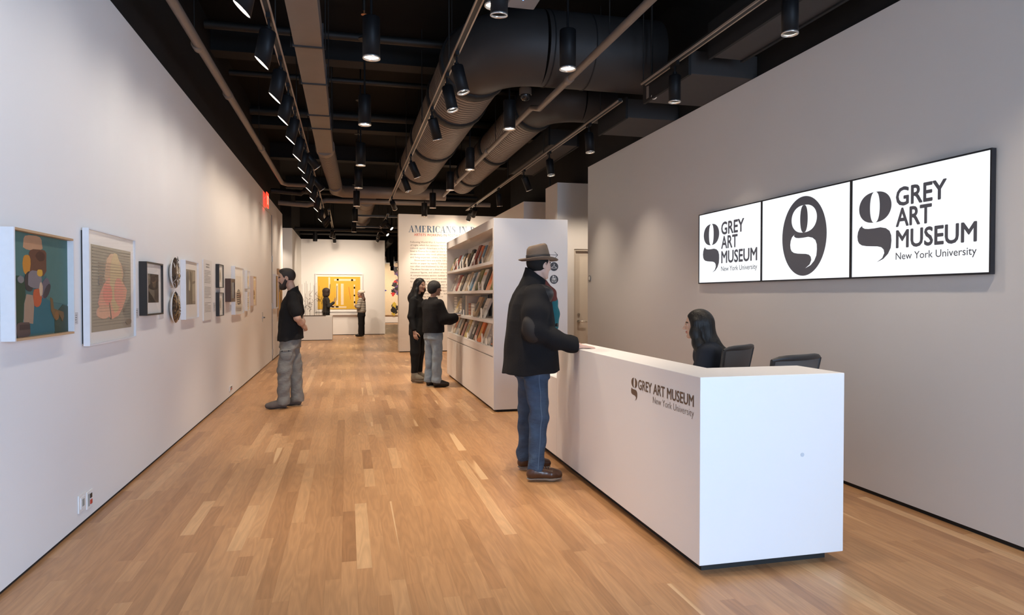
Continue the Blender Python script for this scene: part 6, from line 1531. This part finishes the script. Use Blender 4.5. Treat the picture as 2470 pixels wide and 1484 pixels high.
for s in (1, -1): shoe(p, (.24, s * .10), (1, 0), .24, .043, (M_BS, M_BS))
h_ = Blob(); Q = lambda x, y, z: hc + hR @ (np.array((x, y, z)) * .95)
h_.ell(Q(-.022, 0, .032), np.array((.108, .090, .098)) * .95, hR, .02); h_.cap(Q(-.055, 0, -.02), (.06, 0, 1.02), .08, .085, .05); h_.chain([(.03, .02, 1.05), (-.06, .04, .985), (-.155, .06, .955)], [.07, .04, .012], .04)
for s in (1, -1): h_.chain([Q(.01, s * .072, .02), Q(.02, s * .085, -.07), (.14, s * .095, 1.06), (.13, s * .10, .98)], [.034, .038, .040, .026], .03)
h_.ell(Q(.098, 0, -.028), np.array((.070, .075, .10)) * .95, hR, .008, 0, True)
hr = part(p, 'hair', h_.mesh('hair', [M_HK], .006, fold=.0035, fz=.06, seed=25))
W = world_of(p); mb = MB()
for k in range(7):
    a = -.3 + k * .12
    mb.sweep([W @ Vector((-.10, .05, .97)), W @ Vector((-.165, .06 + .008 * k, .96 + .01 * k)), W @ Vector((-.20 - .01 * math.cos(k * 2), .06 + .012 * k, .945 + .02 * k))], [.012, .007, .002], 6)
mb.build('hair_ends', M_HK, hr)

# ---- two visitors in the far gallery
p = thing('person', (-0.72, 23.95, 0), 'far visitor with curly dark hair in dark jacket standing behind the white plinth', 'person', None, math.radians(15))
sk = skin_mats('far visitor', (0.42, 0.24, 0.17), (0.3, 0.12, 0.1))
hc = np.array((.04, 0, 1.575)); hR = rot3(0, 0)
b = Blob(); head(b, hc, hR, (0, 0, 1.40), .95, True)
b.col([(.88, 0, 0, .09, .13), (1.28, 0, 0, .09, .13), (1.40, 0, 0, .05, .06)], .04)
b.chain([(0, -.15, 1.34), (.04, -.20, 1.08), (.22, -.19, 1.22)], [.038, .034, .026], .03); b.chain([(0, .15, 1.34), (.03, .2, 1.08), (.2, .12, 1.1)], [.038, .034, .026], .03)
for s in (1, -1): b.chain([(0, s * .09, .86), (0, s * .09, .47), (0, s * .09, .10)], [.06, .045, .034], .03)
hand(b, (.24, -.19, 1.24), (.3, 0, 1), (1, 0, -.2), (0, 1, 0), .95, .3); hand(b, (.22, .12, 1.1), (1, -.3, 0), (0, 0, 1), (0, -1, 0), .95, .3)
part(p, 'body', b.mesh('body', sk, .008))
c = Blob(); c.col([(.86, 0, 0, .13, .17), (1.1, 0, 0, .11, .145), (1.28, 0, 0, .12, .16), (1.36, 0, 0, .09, .14), (1.42, 0, 0, .055, .06)], .04)
c.chain([(0, -.155, 1.34), (.04, -.205, 1.08), (.20, -.19, 1.20)], [.062, .058, .046], .03); c.chain([(0, .155, 1.34), (.03, .2, 1.08), (.18, .13, 1.1)], [.062, .058, .046], .03)
part(p, 'jacket', c.mesh('jacket', [cloth('dark olive jacket', (0.032, 0.029, 0.026), .8)], .010, fold=.003))
c = Blob(); c.col([(.78, 0, 0, .12, .16), (.92, 0, 0, .115, .155)], .04)
for s in (1, -1): c.chain([(0, s * .085, .82), (0, s * .09, .47), (0, s * .09, .06)], [.09, .07, .06], .03)
c.clip((0, 0, -1), -.05)
part(p, 'trousers', c.mesh('trousers', [M_BK], .011))
for s in (1, -1): shoe(p, (-.07, s * .09), (1, 0), .25, .045, (M_BS, M_BS))
h_ = Blob(); h_.ell(hc + np.array((-.035, 0, .02)), (.135, .135, .13), None, .03); h_.ell(hc + np.array((-.05, 0, -.09)), (.115, .14, .10), None, .05); h_.ell(hc + np.array((.10, 0, -.04)), (.09, .07, .11), None, .01, 0, True)
part(p, 'hair', h_.mesh('hair', [pm('curly brown hair', (0.030, 0.016, 0.010), .7, var=.5, scale=40, bump=.9, bscale=50)], .009, fold=.006, fz=1, seed=31))

p = thing('person', (0.47, 24.45, 0), 'far visitor in white beanie, striped sweater and black trousers before the yellow painting', 'person', None, math.radians(165))
hc = np.array((.04, 0, 1.525)); hR = rot3(.1, 0)
b = Blob(); head(b, hc, hR, (0, 0, 1.35), .95, True)
b.col([(.84, 0, 0, .09, .13), (1.24, 0, 0, .09, .13), (1.36, 0, 0, .05, .06)], .04)
b.chain([(0, -.15, 1.30), (.05, -.19, 1.04), (.18, .02, 1.07)], [.038, .034, .026], .03); b.chain([(0, .15, 1.30), (.05, .19, 1.04), (.17, -.02, 1.1)], [.038, .034, .026], .03)
for s in (1, -1): b.chain([(0, s * .09, .84), (0, s * .09, .46), (0, s * .09, .10)], [.06, .045, .034], .03); hand(b, (.17, -s * .06, 1.08), (0.1, -s, .1), (1, 0, 0), (0, 0, 1), .9, .4)
part(p, 'body', b.mesh('body', sk, .008))
def stripes():
    m = bpy.data.materials.new('striped knit'); m.use_nodes = True; nt = m.node_tree; bs = nt.nodes['Principled BSDF']; bs.inputs['Roughness'].default_value = .9
    tc = nt.nodes.new('ShaderNodeTexCoord'); sx = nt.nodes.new('ShaderNodeSeparateXYZ'); nt.links.new(tc.outputs['Object'], sx.inputs[0])
    mu = nt.nodes.new('ShaderNodeMath'); mu.operation = 'MULTIPLY_ADD'; mu.inputs[1].default_value = 17; mu.inputs[2].default_value = .3; nt.links.new(sx.outputs['Z'], mu.inputs[0])
    fr = nt.nodes.new('ShaderNodeMath'); fr.operation = 'FRACT'; nt.links.new(mu.outputs[0], fr.inputs[0])
    gt = nt.nodes.new('ShaderNodeMath'); gt.operation = 'GREATER_THAN'; gt.inputs[1].default_value = .55; nt.links.new(fr.outputs[0], gt.inputs[0])
    mx = nt.nodes.new('ShaderNodeMix'); mx.data_type = 'RGBA'; nt.links.new(gt.outputs[0], mx.inputs[0]); mx.inputs[6].default_value = (.55, .47, .38, 1); mx.inputs[7].default_value = (.03, .027, .025, 1); nt.links.new(mx.outputs[2], bs.inputs['Base Color'])
    return m
c = Blob(); c.col([(.83, 0, 0, .13, .175), (.9, 0, 0, .155, .20), (1.05, .0, 0, .15, .19), (1.24, .0, 0, .14, .185), (1.32, 0, 0, .10, .15), (1.38, 0, 0, .06, .065)], .04)
c.chain([(0, -.155, 1.30), (.05, -.21, 1.04), (.19, -.02, 1.07)], [.072, .072, .055], .03); c.chain([(0, .155, 1.30), (.05, .21, 1.04), (.18, .02, 1.09)], [.072, .072, .055], .03)
part(p, 'sweater', c.mesh('sweater', [stripes()], .010, fold=.003))
c = Blob(); c.col([(.72, 0, 0, .135, .175), (.88, 0, 0, .125, .165)], .04)
for s in (1, -1): c.chain([(0, s * .09, .78), (0, s * .10, .45), (0, s * .105, .06)], [.105, .085, .085], .03)
c.clip((0, 0, -1), -.05)
part(p, 'trousers', c.mesh('trousers', [M_BK], .011, fold=.003))
for s in (1, -1): shoe(p, (-.07, s * .10), (1, s * .1), .27, .05, (M_BS, M_BS))
h_ = Blob(); h_.ell(hc + np.array((-.02, 0, .045)), (.105, .095, .085), None, .02); h_.ell(hc + np.array((-.10, .0, .05)), (.07, .075, .065), None, .04); h_.clip((-.25, 0, -1), -(hc[2] + .012 - .25 * hc[0]))
part(p, 'beanie', h_.mesh('beanie', [cloth('cream knit', (.55, .48, .40), .95, .5, 90)], .009, fold=.002))
h_ = Blob(); h_.chain([hc + np.array((-.08, .02, -.03)), (-.09, .05, 1.32), (-.12, .06, 1.12)], [.055, .06, .02], .03)
part(p, 'hair', h_.mesh('hair', [pm('reddish brown hair', (0.075, 0.032, 0.02), .6, var=.4, scale=40)], .010, fold=.003, fz=.2))
h_ = Blob(); h_.chain([(.08, 0, 1.41), (0, .075, 1.40), (-.07, 0, 1.41), (0, -.075, 1.40), (.08, 0, 1.41)], [.036] * 5, .02)
part(p, 'scarf', h_.mesh('scarf', [cloth('rust knit scarf', (.22, .08, .05))], .010, fold=.003))
